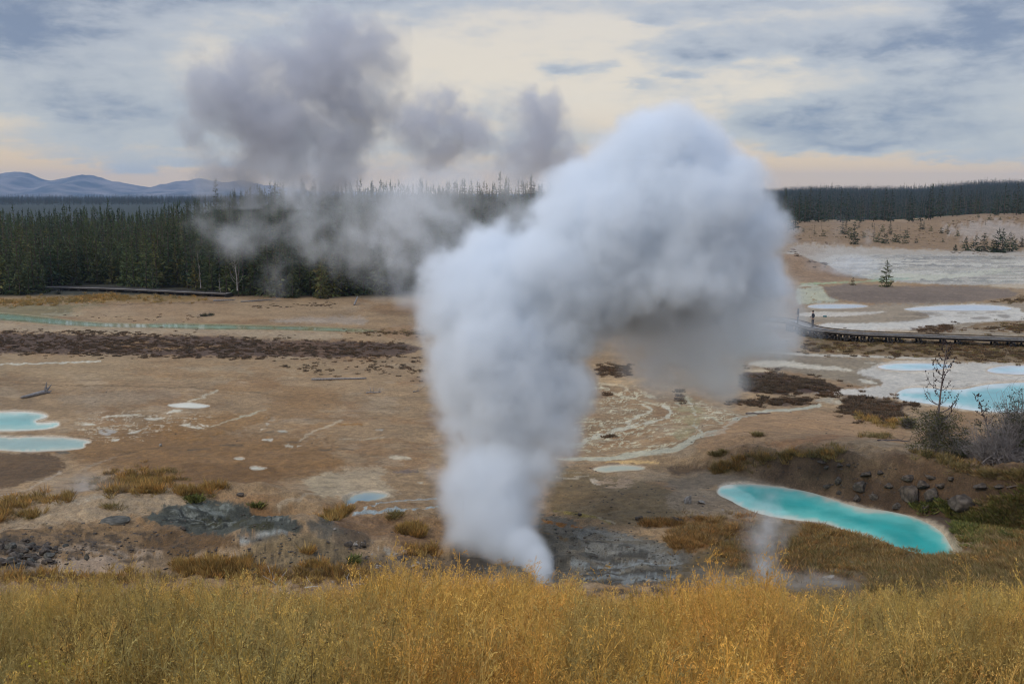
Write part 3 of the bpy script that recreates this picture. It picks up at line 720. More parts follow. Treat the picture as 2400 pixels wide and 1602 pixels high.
# ------------------------------------------------------------------ water sheets
def water_mat(name, rough):
    m, nt, p = new_mat(name)
    a = attr(nt, 'Col'); tc = nt.nodes.new('ShaderNodeTexCoord').outputs['Object']
    n = xnoise(nt, tc, .5, 4, .55).step(.3, .7, .88, 1.1)
    nt.links.new(xmix(nt, 1., a.outputs['Color'], xvec(nt, n, n, n), 'MULTIPLY'), p.inputs['Base Color'])
    p.inputs['Roughness'].default_value = rough; p.inputs['IOR'].default_value = 1.33; p.inputs['Specular IOR Level'].default_value = .5
    b = nt.nodes.new('ShaderNodeBump'); b.inputs['Strength'].default_value = .12; b.inputs['Distance'].default_value = .02
    nt.links.new(xnoise(nt, tc, 3., 3).s, b.inputs['Height']); nt.links.new(b.outputs[0], p.inputs['Normal'])
    return m


WATER = water_mat('milky_water', .07)


def water(key, label, deep, shallow, edge, gw, step, thick=1.0, name='water'):
    q = POOLS[key]; lo = q.min(0); hi = q.max(0)
    pts = [Vector(v) for v in q]; n = len(pts)
    gx, gy = np.meshgrid(np.arange(lo[0], hi[0], step * 1.6), np.arange(lo[1], hi[1], step))
    gx = gx.ravel() + RNG.uniform(-.2, .2, gx.size) * step; gy = gy.ravel() + RNG.uniform(-.2, .2, gy.size) * step
    s = sdist(q, gx, gy); keep = s > step * .5
    pts += [Vector(v) for v in np.stack([gx, gy], 1)[keep]]
    vs, _e, fs, *_ = geometry.delaunay_2d_cdt(pts, [], [list(range(n))], 1, 1e-4)
    V = np.array([tuple(v) for v in vs]); s = np.maximum(sdist(q, V[:, 0], V[:, 1]), 0)
    s = s + (fb(V[:, 0] / 40, V[:, 1] / 14, 3, 2) - .5) * gw * .8 * sm(0, gw * .3, s)
    t1 = sm(0, gw * .45, s)[:, None]; t2 = sm(gw * .3, gw * 1.5, s)[:, None]
    c = lin(edge) * (1 - t1) + lin(shallow) * t1; c = c * (1 - t2) + lin(deep) * t2
    x, y = unplan(V)
    o = mesh_obj(name, np.stack([x, y, np.full(len(x), LEVEL[key])], 1), [f[::-1] if False else f for f in fs], WATER, smooth=True)
    bm = bmesh.new(); bm.from_mesh(o.data); bmesh.ops.recalc_face_normals(bm, faces=bm.faces)
    if bm.faces and sum(f.normal.z for f in bm.faces) < 0: bmesh.ops.reverse_faces(bm, faces=bm.faces)
    bm.to_mesh(o.data); bm.free(); o.data.shade_smooth()
    at = o.data.attributes.new('Col', 'FLOAT_COLOR', 'POINT'); at.data.foreach_set('color', np.hstack([c, np.ones((len(c), 1))]).astype(np.float32).ravel())
    return tag(o, label, None, None, 'structure')


water('main', 'long turquoise hot pool below the dark rocky bank', (58, 164, 156), (112, 190, 178), (196, 196, 176), 26, 7, name='hot_pool_water')
water('right', 'sky blue hot pool behind the bare pine', (72, 156, 160), (108, 174, 174), (196, 206, 202), 30, 6, name='hot_pool_water')
water('right_back', 'pale milky pool beyond the sky blue pool', (130, 190, 196), (176, 200, 200), (206, 200, 194), 10, 4, name='hot_pool_water')
water('right_far', 'pale milky pool at the edge of the white flats', (146, 194, 200), (184, 204, 204), (206, 202, 198), 12, 4, name='hot_pool_water')
water('left_back', 'turquoise pool with a pale curling shore', (78, 154, 150), (134, 176, 164), (206, 200, 178), 15, 5, name='hot_pool_water')
water('left_front', 'pale grey blue pool in front of the turquoise one', (112, 148, 142), (130, 156, 144), (190, 180, 156), 10, 5, name='hot_pool_water')
water('white_small', 'small chalky white pool in the tan flats', (200, 196, 176), (204, 198, 180), (190, 180, 160), 4, 3, name='hot_pool_water')
water('centre_small', 'small grey blue pool left of the steam column', (128, 152, 158), (150, 164, 158), (180, 166, 136), 12, 4, name='hot_pool_water')
water('puddle_a', 'tiny chalky puddle on the ochre ground, the farther one', (186, 176, 152), (186, 176, 152), (160, 140, 110), 2, 3, name='hot_pool_water')
water('puddle_b', 'tiny chalky puddle on the ochre ground, the nearer one', (186, 178, 156), (186, 178, 156), (160, 140, 110), 2, 3, name='hot_pool_water')
water('pale_green', 'shallow pale green pool right of the steam column', (150, 156, 136), (160, 160, 138), (180, 164, 130), 6, 4, name='hot_pool_water')
water('far_a', 'grey shallow pool behind the two walkers', (150, 164, 176), (160, 168, 174), (176, 166, 156), 4, 3, name='hot_pool_water')
water('far_b', 'wide grey shallow pool on the white flats', (176, 186, 194), (190, 192, 194), (200, 194, 186), 6, 3, name='hot_pool_water')
water('green_stream', 'pale green mineral stream across the left basin', (142, 168, 144), (150, 168, 142), (150, 140, 104), 9, 4, name='stream_water')

# ------------------------------------------------------------------ plants: meshes
BARK = simple_mat('bark', (.10, .075, .055), .9, .4, 8, .01)
GREYWOOD = simple_mat('weathered_wood', (.30, .27, .25), .85, .45, 10, .006)
DEADBARK = simple_mat('dead_bark', (.16, .125, .115), .9, .4, 9, .008)
TWIG = simple_mat('grey_twigs', (.24, .21, .195), .9, .4, 5)
NEEDLE = vcol_mat('pine_needles', .75, .3, trans=.2)
SRC = bpy.data.collections.new('plant_sources')      # never linked to the scene: shapes that stuff instances are taken from


def quads(mb, P0, T, N, L, Wd, col):
    """leaf blades: P0 base, T direction, N width direction"""
    P0, T, N = (np.asarray(v, float) for v in (P0, T, N)); n = len(P0)
    T = T / (np.linalg.norm(T, axis=1)[:, None] + 1e-9); N = N - (N * T).sum(1)[:, None] * T; N = N / (np.linalg.norm(N, axis=1)[:, None] + 1e-9)
    L = np.broadcast_to(np.asarray(L, float), (n,))[:, None]; Wd = np.broadcast_to(np.asarray(Wd, float), (n,))[:, None]
    A0 = P0 - N * Wd * .35; B0 = P0 + N * Wd * .35; mid = P0 + T * L * .55; A1 = mid - N * Wd * .5; B1 = mid + N * Wd * .5; tip = P0 + T * L
    V = np.stack([A0, B0, B1, tip, A1], 1).reshape(-1, 3)
    i = np.arange(n)[:, None] * 5
    Fs = np.concatenate([i + np.array([0, 1, 2, 4]), ], 0).tolist() + (i + np.array([4, 2, 3])).tolist()
    mb.add(V, Fs, np.repeat(np.broadcast_to(np.asarray(col, float), (n, 3)), 5, 0))


def pine_crown(h, R, rng, whorls, per, tufts, base=.12, power=.85, green=(.045, .075, .028), size=1., gap=.0, droop=.25):
    mb = MB()
    P0, T, N, L, Wd, Cc = [], [], [], [], [], []
    for i in range(whorls):
        f = (i + rng.uniform(-.3, .3)) / whorls; f = min(max(f, 0), 1)
        z = h * (base + (1 - base) * f)
        r = R * (1 - f) ** power * rng.uniform(.75, 1.15) + .05 * R
        if rng.random() < gap: continue
        for j in range(max(3, int(per * (1 - .5 * f)))):
            a = rng.uniform(0, 2 * PI); rl = r * rng.uniform(.55, 1.12)
            dirv = np.array([math.cos(a), math.sin(a), -droop + .9 * f * f + rng.uniform(-.12, .12)])
            for t in range(tufts):
                s = (t + .6) / tufts
                p = np.array([0, 0, z]) + dirv * rl * s * .85 + np.array([0, 0, .22 * rl * s * s])
                dd = dirv + rng.normal(0, .45, 3) + np.array([0, 0, .12])
                P0.append(p); T.append(dd); N.append(np.cross(dd, rng.normal(0, 1, 3)))
                L.append(rl * .42 * rng.uniform(.7, 1.3) + .05 * h * .3); Wd.append((.12 + .10 * rl) * size * rng.uniform(.7, 1.3))
                g = np.array(green) * rng.uniform(.55, 1.5) * np.array([rng.uniform(.85, 1.25), 1, rng.uniform(.8, 1.1)])
                Cc.append(g)
    for t in range(10):
        P0.append([0, 0, h * (.86 + .014 * t)]); dd = rng.normal(0, .35, 3) + np.array([0, 0, 1.]); T.append(dd); N.append(rng.normal(0, 1, 3)); L.append(.07 * h); Wd.append(.010 * h); Cc.append(np.array(green) * 1.1)
    quads(mb, P0, T, N, L, Wd, Cc)
    return mb


def trunk_mb(h, r, rng, top=.97):
    mb = MB(); n = 7; z = np.linspace(-.25, h * top, n)
    px = np.cumsum(rng.normal(0, .012 * h / n, n)); pyv = np.cumsum(rng.normal(0, .012 * h / n, n))
    mb.tube(np.stack([px - px[0], pyv - pyv[0], z], 1), r * (1 - .92 * np.linspace(0, 1, n)) + .008, 7)
    return mb


def make_pine(name, h, R, seed, whorls=22, per=7, tufts=3, base=.12, **kw):
    rng = np.random.default_rng(seed)
    root = empty(name)
    trunk_mb(h, h * .013 + .02, rng).build('trunk', BARK, root, True)
    pine_crown(h, R, rng, whorls, per, tufts, base, **kw).build('crown', NEEDLE, root)
    return root


def src_obj(name, mb, mat):
    o = mb.build(name, mat); ROOT.objects.unlink(o); SRC.objects.link(o); return o


def scatter(name, srcs, pos, rz, scl, pick, label, tint=None, lean=None, kind='stuff'):
    """one object of countless small plants: mesh points that carry instances"""
    c = bpy.data.collections.new(name + '_shapes')
    for i, s in enumerate(srcs):
        c.objects.link(s)
    order = sorted(range(len(srcs)), key=lambda i: srcs[i].name); inv = np.argsort(order)
    me = bpy.data.meshes.new(name); n = len(pos); me.vertices.add(n); me.vertices.foreach_set('co', np.asarray(pos, np.float32).ravel())
    rot = np.zeros((n, 3), np.float32); rot[:, 2] = rz
    if lean is not None: rot[:, :2] = lean
    me.attributes.new('rot', 'FLOAT_VECTOR', 'POINT').data.foreach_set('vector', rot.ravel())
    s3 = np.asarray(scl, np.float32); s3 = np.repeat(s3[:, None], 3, 1) if s3.ndim == 1 else s3
    me.attributes.new('scl', 'FLOAT_VECTOR', 'POINT').data.foreach_set('vector', np.ascontiguousarray(s3).ravel())
    me.attributes.new('pick', 'INT', 'POINT').data.foreach_set('value', inv[np.asarray(pick)].astype(np.int32))
    me.attributes.new('tint', 'FLOAT', 'POINT').data.foreach_set('value', np.asarray(tint if tint is not None else np.full(n, .5), np.float32))
    o = bpy.data.objects.new(name, me); ROOT.objects.link(o)
    for m in {s.data.materials[0] for s in srcs}: me.materials.append(m)
    ng = bpy.data.node_groups.new(name, 'GeometryNodeTree'); ng.interface.new_socket('Geometry', in_out='INPUT', socket_type='NodeSocketGeometry'); ng.interface.new_socket('Geometry', in_out='OUTPUT', socket_type='NodeSocketGeometry')
    Nn, Lk = ng.nodes, ng.links
    gi, go = Nn.new('NodeGroupInput'), Nn.new('NodeGroupOutput'); ci = Nn.new('GeometryNodeCollectionInfo'); ci.inputs['Collection'].default_value = c
    ci.inputs['Separate Children'].default_value = True; ci.inputs['Reset Children'].default_value = True
    ip = Nn.new('GeometryNodeInstanceOnPoints'); ip.inputs['Pick Instance'].default_value = True

    def na(nm, dt):
        q = Nn.new('GeometryNodeInputNamedAttribute'); q.data_type = dt; q.inputs['Name'].default_value = nm; return q.outputs['Attribute']
    Lk.new(gi.outputs[0], ip.inputs['Points']); Lk.new(ci.outputs[0], ip.inputs['Instance']); Lk.new(na('pick', 'INT'), ip.inputs['Instance Index'])
    er = Nn.new('FunctionNodeEulerToRotation'); Lk.new(na('rot', 'FLOAT_VECTOR'), er.inputs[0]); Lk.new(er.outputs[0], ip.inputs['Rotation']); Lk.new(na('scl', 'FLOAT_VECTOR'), ip.inputs['Scale'])
    Lk.new(ip.outputs[0], go.inputs[0])
    md = o.modifiers.new('scatter', 'NODES'); md.node_group = ng
    return tag(o, label, None, None, kind)


def in_poly(pts, n, seed, soft=.32):
    """n random spots inside a photo-measured outline, on the terrain; thinning raggedly towards its edge"""
    rng = np.random.default_rng(seed); q = np.array(pts, float); ext = min(np.ptp(q[:, 0]), np.ptp(q[:, 1]) * 2.5); m = ext * soft; lo, hi = q.min(0) - m * .5, q.max(0) + (m * .5, m * .2); out = np.zeros((0, 2))
    while len(out) < n:
        c = rng.uniform(lo, hi, (n * 3, 2)); s = sdist(q, c[:, 0], c[:, 1]) + m * 1.5 * (fb(c[:, 0] / 16 + seed, c[:, 1] / 6, 4, seed) - .5)
        out = np.vstack([out, c[rng.random(len(c)) < sm(-m * .25, m * .8, s) ** 1.5 * (.25 + 1.1 * sm(.35, .65, fb(c[:, 0] / 9, c[:, 1] / 4 + seed, 3, 1)))]])
    w = hit(out[:n, 0], out[:n, 1]); q2 = np.stack([U_of(w[:, 0], w[:, 1]), 450 + F * HC / w[:, 1]], 1); wet = np.zeros(n, bool)
    for k in ('main', 'right', 'left_back', 'left_front', 'centre_small'): wet |= sdist(POOLS[k], q2[:, 0], q2[:, 1]) > -(7 if k == 'main' else 3)
    w[wet] = w[~wet][rng.integers(0, max(1, (~wet).sum()), wet.sum())] + np.append(rng.normal(0, .1, (wet.sum(), 2)), np.zeros((wet.sum(), 1)), 1) if wet.any() and (~wet).any() else w[wet]
    return w


# ------------------------------------------------------------------ the wood on the left hill
PINE_GREEN = (.058, .080, .034)
kinds = [make_pine('pine_tree', h, R, 20 + i, 22, 7, 3, b, green=g, size=1.0, droop=dr) for i, (h, R, b, g, dr) in enumerate([
    (9.5, 1.5, .10, PINE_GREEN, .25), (8.2, 1.7, .06, (.066, .084, .032), .3), (10.5, 1.35, .16, (.050, .074, .036), .35), (7.0, 1.6, .04, (.074, .086, .034), .2), (9.0, 1.25, .22, (.060, .072, .032), .3),
    (5.5, 1.45, .03, (.074, .092, .038), .15)])]
used = [False] * len(kinds)
TREE_SPOTS = []


def put_tree(x, y, k, s, label, group):
    TREE_SPOTS.append((x, y))
    o = kinds[k] if not used[k] else copy_tree(kinds[k]); used[k] = True
    o.location = (x, y, Hs(x, y) - .05); o.rotation_euler = (random.gauss(0, .025), random.gauss(0, .025), random.uniform(0, 6.28)); o.scale = (s * random.uniform(.9, 1.12),) * 2 + (s,)
    return tag(o, label, 'tree', group)


KLAB = ['tall dark green pine in the front of the left wood', 'broad dense pine in the front of the left wood', 'slender tall pine in the front of the left wood',
        'bushy short pine in the front of the left wood', 'thin pine with bare lower trunk in the front of the left wood', 'young low pine at the skirt of the left wood']
rows = []
rngt = np.random.default_rng(5)
# the leading edge of the wood, measured along its foot, then rows climbing behind it
foot = C(1, (-120, 990), (0, 985), (60, 990), (130, 992), (190, 990), (290, 978), (400, 925), (520, 925), (660, 918), (760, 915), (860, 930), (910, 935), (1040, 972), (1120, 930), (1210, 935), (1330, 985), (1440, 990),
         (1540, 995), (1620, 1000), (1700, 995), (1800, 1000), (1880, 1010), (1990, 1012), (2080, 985), (2180, 1018), (2260, 1005), (2323, 1000)) + C(2, (50, 995), (150, 985), (260, 990), (350, 985), (430, 980), (520, 975), (620, 975), (760, 975), (900, 975))
for i, p in enumerate(foot):
    wpt = hit1(p); k = int(rngt.choice([1, 3, 5, 0, 1, 3]))
    put_tree(wpt[0], wpt[1] + .3, k, rngt.uniform(.75, 1.0) * (.8 if k in (0, 2) else 1.), KLAB[k], 'pines of the wood on the left hill')
fw = hit([p[0] for p in foot], [p[1] for p in foot])
fo = np.argsort(U_of(fw[:, 0], fw[:, 1])); fu, fy = U_of(fw[:, 0], fw[:, 1])[fo], fw[fo, 1]
n_ind = 0; occ = []
stuffp = []
cand = []
for _ in range(14000):
    u = rngt.uniform(-250, 1800); yb = float(np.interp(u, fu, fy)); dep = rngt.uniform(0, 1) ** 1.0 * 125
    y = yb + 1.2 + dep; x = (u - 1200) / F * y
    if u > 1350 and rngt.random() < (u - 1350) / 350: continue
    cand.append((dep, x, y, u))
cand.sort()
cell = {}
NEAR = []
for dep, x, y, u in cand:
    key = (int(x // 3), int(y // 3)); ok = True
    md = 1.7 if dep < 20 else 1.9
    for i in (-1, 0, 1):
        for j in (-1, 0, 1):
            for (a, b_) in cell.get((key[0] + i, key[1] + j), ()):
                if (a - x) ** 2 + (b_ - y) ** 2 < md * md: ok = False
    if not ok: continue
    cell.setdefault(key, []).append((x, y))
    if len(NEAR) < 235 and dep < 22 and -60 < u < 1290: NEAR.append((dep, x, y, u))
    else: stuffp.append((dep, x, y))
for dep, x, y, u in NEAR:
    k = int(rngt.choice([0, 1, 2, 3, 4, 5], p=[.27, .22, .2, .13, .13, .05])); put_tree(x, y, k, rngt.uniform(.78, 1.1), KLAB[k], 'pines of the wood on the left hill')


def lowpine(h, R, seed, whorls=9, per=5, tufts=2, **kw):
    rng = np.random.default_rng(seed); mb = pine_crown(h, R, rng, whorls, per, tufts, **kw)
    t = trunk_mb(h, h * .014, rng); mb.add(np.vstack(t.v), t.f, (.09, .07, .055)); return mb


LOW = [src_obj('far_pine_%d' % i, lowpine(h, R, 60 + i, 15, 6, 2, base=b, green=g, size=1.25, droop=.3), NEEDLE) for i, (h, R, b, g) in enumerate([
    (10, 1.5, .12, PINE_GREEN), (9, 1.7, .1, (.070, .088, .034)), (11, 1.25, .2, (.050, .072, .038)), (8.5, 1.3, .15, (.074, .084, .034))])]
sp = np.array(stuffp); z = H(sp[:, 1], sp[:, 2]); n = len(sp)
tall = rngt.uniform(.70, 1.0, n); tall[rngt.random(n) < .05] *= 1.15
scatter('pine_forest', LOW, np.stack([sp[:, 1], sp[:, 2], z - .1], 1), rngt.uniform(0, 6.28, n), tall, rngt.integers(0, 4, n), 'dense dark pine wood climbing the left hill')
# one spire well above the skyline, as measured
t = hit1(C(1, (1485, 330))[0]); k = copy_tree(kinds[2]); yk = 214.; xk = (C(1, (1485, 0))[0][0] - 1200) / F * yk; k.location = (xk, yk, Hs(xk, yk))
ztop = HC + (450 - (350 + 205 * .34438)) / F * yk; k.scale = (1.15, 1.15, (ztop - Hs(xk, yk)) / 10.5)
tag(k, 'lone spire of a pine standing above the skyline in front of the distant mountains', 'tree')

# forests far away: the ridge beyond, and the long hill on the right
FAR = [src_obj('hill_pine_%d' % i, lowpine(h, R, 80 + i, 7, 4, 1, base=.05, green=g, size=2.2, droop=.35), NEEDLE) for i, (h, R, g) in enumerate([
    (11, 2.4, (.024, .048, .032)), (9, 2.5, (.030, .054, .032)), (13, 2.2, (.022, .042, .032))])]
n = 11000; y = rngt.uniform(1150, 1900, n); u = rngt.uniform(-300, 1150, n); x = (u - 1200) / F * y
keep = rngt.random(n) < np.where(y > 1300, 1, .6)
x, y = x[keep], y[keep]; n = len(x)
scatter('pine_forest', FAR, np.stack([x, y, H(x, y) - .2], 1), rngt.uniform(0, 6.28, n), rngt.uniform(.55, .9, n) * np.interp(y, [1150, 1900], [.75, 1.15]), rngt.integers(0, 3, n), 'dark blue green forest ridge below the distant mountains')
n = 42000; y = 430 + 1150 * rngt.random(n) ** .7; u = rngt.uniform(1300, 2700, n); x = (u - 1200) / F * y
n = len(x)
scatter('pine_forest', FAR, np.stack([x, y, H(x, y) - .2], 1), rngt.uniform(0, 6.28, n), rngt.uniform(.35, .9, n) * (1 + .3 * (rngt.random(n) < .04)), rngt.integers(0, 3, n), 'dark teal conifer forest on the long hill at right')

# ------------------------------------------------------------------ distant mountains
MU = np.linspace(-900, 1500, 620)
prof = [(-900, 640), (-500, 520), (-200, 430), (0, 415), (25, 409), (60, 406), (85, 411), (125, 425), (160, 422), (200, 414), (225, 412), (250, 419), (270, 427), (330, 432), (375, 440), (400, 432), (440, 426), (480, 423), (540, 427),
        (580, 424), (600, 430), (625, 437), (700, 446), (850, 452), (1200, 470), (1500, 520)]
top = np.interp(MU, [p[0] for p in prof], [p[1] for p in prof]); top = np.convolve(np.pad(top, 2, mode='edge'), [.1, .2, .4, .2, .1], 'valid')
MY = np.linspace(4700, 7600, 90)
UU, YY = np.meshgrid(MU, MY); XX = (UU - 1200) / F * 6000 * (1 + (YY - 6000) / 6000 * .5)
zr = (450 - np.interp(UU, MU, top)) / F * 6000 + HC
t = np.clip(1 - np.abs(YY - 6000) / 1500, 0, 1)
ridge = np.abs(fb(XX / 300, YY / 500, 4, 2) - .5) * 2
ZZ = (zr + 60) * (t ** .75) * (1 - .55 * (1 - t) * ridge) - 60 + (fb(XX / 170, YY / 170, 6, 1) - .5) * (30 * t * (1 - t) * 3 + 46 * t)
ii = np.arange(ZZ.size).reshape(ZZ.shape); mf = np.stack([ii[:-1, :-1], ii[:-1, 1:], ii[1:, 1:], ii[1:, :-1]], -1).reshape(-1, 4)
mm = simple_mat('mountain_slopes', (.24, .205, .19), .95, .5, .006, c2=(.03, .05, .06))
mo_ = mesh_obj('mountains', np.stack([XX, YY, ZZ], -1).reshape(-1, 3), mf, mm, smooth=True)
tag(mo_, 'blue distant mountain range with rounded summits', None, None, 'structure')

# ------------------------------------------------------------------ pines and shrubs standing apart on the right
def lone_pine(h, R, seed, green, **kw):
    return make_pine('pine_tree', h, R, seed, kw.pop('whorls', 16), kw.pop('per', 9), 3, kw.pop('base', .02), green=green, **kw)


def stand(o, px, sink=.05):
    w = hit1(px); o.location = (w[0], w[1], w[2] - sink); return w


def px_h(px, top_y):
    """real height of something whose foot is at photo point px and whose top is at photo row top_y"""
    w = hit1(px); return float((px[1] - top_y) / F * w[1])


G2 = (.052, .072, .032)
f_, t_ = C(3, (1385, 936), (1400, 750)); o = lone_pine(px_h(f_, t_[1]), px_h(f_, t_[1]) * .36, 201, G2, size=.7, power=.9); stand(o, f_)
tag(o, 'lone cone shaped young pine on the low brown mound', 'tree')
f_, t_ = C(3, (1157, 922), (1157, 868)); o = lone_pine(px_h(f_, t_[1]), px_h(f_, t_[1]) * .42, 202, (.085, .075, .038), whorls=8, size=.6, power=.5); stand(o, f_)
o.name = 'shrub'; tag(o, 'small thin shrub left of the lone young pine', 'shrub')
grove = [((1855, 690), 645, 'small pine at the left end of the dark grove on the right mound'), ((1925, 690), 595, 'broad dark pine beside the small one in the right grove'), ((1990, 690), 585, 'pointed dark pine in the left half of the right grove'),
         ((2048, 695), 568, 'dark pine just left of the gap in the right grove'), ((2145, 700), 538, 'tallest pine of the right grove with a double tip'), ((2172, 702), 540, 'pine growing against the tallest one in the right grove'),
         ((2110, 700), 610, 'low dark pine filling the gap in the right grove'), ((2225, 695), 562, 'rounded dark pine at the right part of the grove'), ((2262, 680), 610, 'pale small pine behind the right end of the grove'), ((2305, 665), 595, 'greyish pine at the frame edge right of the grove')]
for i, (p, ty, lab) in enumerate(grove):
    f_, t_ = C(3, p, (p[0], ty)); hh = px_h(f_, t_[1]); o = lone_pine(hh, hh * RNG.uniform(.34, .44), 210 + i, (.036, .052, .026) if i < 8 else (.075, .085, .062), whorls=13, size=.8, power=.7); stand(o, f_)
    tag(o, lab, 'tree', 'grove of dark pines on the right mound')
shr = [(715, 570, 520, 'thin'), (785, 560, 520, 'thin'), (895, 580, 530, 'thin'), (945, 540, 505, 'thin'), (955, 590, 555, 'bush'), (1085, 575, 505, 'tree'), (1110, 580, 515, 'tree'), (1165, 645, 525, 'tree'), (1140, 600, 545, 'bush'), (1300, 620, 530, 'thin'),
       (1330, 630, 580, 'bush'), (1378, 640, 588, 'bush'), (1360, 560, 525, 'bush'), (1410, 575, 515, 'tree'), (1440, 628, 585, 'bush'), (1460, 632, 590, 'bush'), (1480, 565, 530, 'thin'), (1520, 600, 560, 'bush'), (1530, 575, 530, 'thin'), (1590, 636, 612, 'bush'),
       (1620, 545, 498, 'tree'), (1640, 545, 500, 'tree'), (1690, 555, 528, 'bush'), (1760, 570, 538, 'bush'), (1800, 575, 532, 'tree'), (1870, 590, 560, 'bush'), (1770, 630, 610, 'bush'), (2090, 480, 450, 'bush'), (2010, 462, 440, 'bush'), (2060, 515, 480, 'thin'), (820, 560, 540, 'bush'),
       (905, 575, 560, 'bush'), (1230, 600, 570, 'bush'), (1480, 600, 580, 'bush'), (2160, 480, 462, 'bush'), (2250, 470, 445, 'thin'), (1200, 535, 505, 'tree'), (1290, 530, 505, 'tree'), (1510, 640, 600, 'bush')]
proto = {'thin': lone_pine(4.5, .75, 240, (.055, .062, .034), whorls=9, per=6, size=.6, gap=.25), 'bush': lone_pine(2.6, 1.3, 241, (.058, .074, .036), whorls=7, per=10, size=.8, power=.45), 'tree': lone_pine(5., 1.3, 242, (.038, .05, .026), whorls=12, size=.8, power=.6)}
ph = {'thin': 4.5, 'bush': 2.6, 'tree': 5.}; first = set()
SL = {'thin': 'thin sparse pine scattered on the ochre slope below the right forest', 'bush': 'low bushy shrub scattered on the ochre slope below the right forest', 'tree': 'dark bushy pine standing on the ochre slope below the right forest'}
for x, yb, yt, k in shr:
    o = proto[k] if k not in first else copy_tree(proto[k]); first.add(k)
    f_, t_ = C(3, (x, yb), (x, yt)); s = 1.3 * px_h(f_, t_[1]) / ph[k]; stand(o, f_); o.scale = (s * RNG.uniform(.85, 1.2),) * 2 + (s,); o.rotation_euler[2] = RNG.uniform(0, 6.28)
    if k == 'bush': o.name = 'shrub'
    tag(o, SL[k], 'shrub' if k == 'bush' else 'tree', {'thin': 'thin pines on the ochre slope', 'bush': 'shrubs on the ochre slope', 'tree': 'dark pines on the ochre slope'}[k])
# front fringe of the right-hand forest: larger trees at its foot
fr = C(3, (660, 500), (690, 515), (720, 560), (740, 505), (790, 502), (840, 500), (900, 498), (1000, 498), (1120, 500), (1250, 505), (1400, 498), (1500, 500), (1620, 498), (1700, 482), (1770, 470), (1830, 462), (1900, 452), (1990, 445), (2100, 452), (2180, 448), (2240, 450), (2300, 455))
fk = [make_pine('pine_tree', 10, 1.8, 260 + i, 14, 7, 3, .08, green=(.034, .05, .026), size=1.1) for i in range(2)]; ff = [0, 0]
for i, p in enumerate(fr):
    for j in range(2):
        k = int(RNG.integers(0, 2)); o = fk[k] if not ff[k] else copy_tree(fk[k]); ff[k] = 1
        w = hit1(p); yy_ = w[1] + RNG.uniform(4, 22); xx_ = w[0] * yy_ / w[1] + RNG.uniform(-3, 3); o.location = (xx_, yy_, Hs(xx_, yy_) - .1); s = RNG.uniform(.75, 1.25); o.scale = (s, s, s * RNG.uniform(.9, 1.1)); o.rotation_euler[2] = RNG.uniform(0, 6)
        tag(o, 'dark pine at the front edge of the forest behind the ochre slope', 'tree', 'pines along the front edge of the right forest')


# ------------------------------------------------------------------ bare trees
def branchy(root, h, r0, whorls, rng, up=.55, curl=.9, twigs=3, lean=0., lens=(1.4, .5), cone=True, zlo=.2, azi=None, name='branches'):
    """bare trunk, curved limbs that turn upward, twigs, and dark cones along them"""
    tb = MB(); n = 10; zz = np.linspace(-.15, h, n); lx = lean * (zz / h) ** 1.6 * h; wob = np.cumsum(rng.normal(0, .006 * h, n))
    tp = np.stack([lx + wob - wob[0], .3 * (wob - wob[0]), zz], 1)
    tb.tube(tp, r0 * (1 - .93 * np.linspace(0, 1, n) ** .9) + .004, 8); tb.build('trunk', DEADBARK, root, True)
    bb = MB(); cn = MB()
    for i in range(whorls):
        f = i / max(1, whorls - 1); z = h * (zlo + (.97 - zlo) * f); p0 = np.array([np.interp(z, zz, tp[:, k]) for k in range(3)])
        for j in range(rng.integers(2, 5)):
            a = rng.uniform(0, 2 * PI); Ln = (lens[0] * (1 - f) + lens[1] * f) * rng.uniform(.6, 1.15)
            m = 6; s = np.linspace(0, 1, m)
            out = Ln * (s - .25 * s ** 2); zr_ = Ln * (up * s * .35 + curl * s ** 2.4 * .75) + rng.normal(0, .02) * s
            side = Ln * .15 * rng.normal() * s ** 2
            pts = p0 + np.stack([out * math.cos(a) - side * math.sin(a), out * math.sin(a) + side * math.cos(a), zr_], 1)
            bb.tube(pts, np.linspace(.020, .005, m) * (.6 + .6 * (1 - f)), 4)
            for t in range(twigs):
                q = rng.integers(2, m); d = rng.normal(0, 1, 3) * .35 + (pts[q] - pts[q - 1]) / np.linalg.norm(pts[q] - pts[q - 1]); d[2] += .35
                tl = Ln * rng.uniform(.12, .32); e = pts[q] + d / np.linalg.norm(d) * tl
                bb.tube([pts[q], (pts[q] + e) / 2 + rng.normal(0, .012, 3), e], [.006, .005, .003], 3)
                if cone and rng.random() < .6: blob(cn, e, .026 * rng.uniform(.8, 1.3), rng)
            if cone:
                for q in range(2, m):
                    for _ in range(2):
                        if rng.random() < .55: blob(cn, pts[q] + rng.normal(0, .03, 3), .028 * rng.uniform(.8, 1.3), rng)
    bb.build(name, DEADBARK, root)
    if cone and cn.n: cn.build('pine_cones', simple_mat('old_cones', (.035, .02, .018), .9, .3), root)
    return tp


_ico = None


def blob(mb, c, r, rng, sq=1.2, noise=.12):
    global _ico
    if _ico is None:
        bm = bmesh.new(); bmesh.ops.create_icosphere(bm, subdivisions=1, radius=1); _ico = (np.array([v.co[:] for v in bm.verts]), [tuple(v.index for v in f.verts) for f in bm.faces]); bm.free()
    V = _ico[0] * (1 + rng.normal(0, noise, (len(_ico[0]), 1))); V = V * np.array([1, 1, sq]) * r + np.asarray(c); mb.add(V, _ico[1])


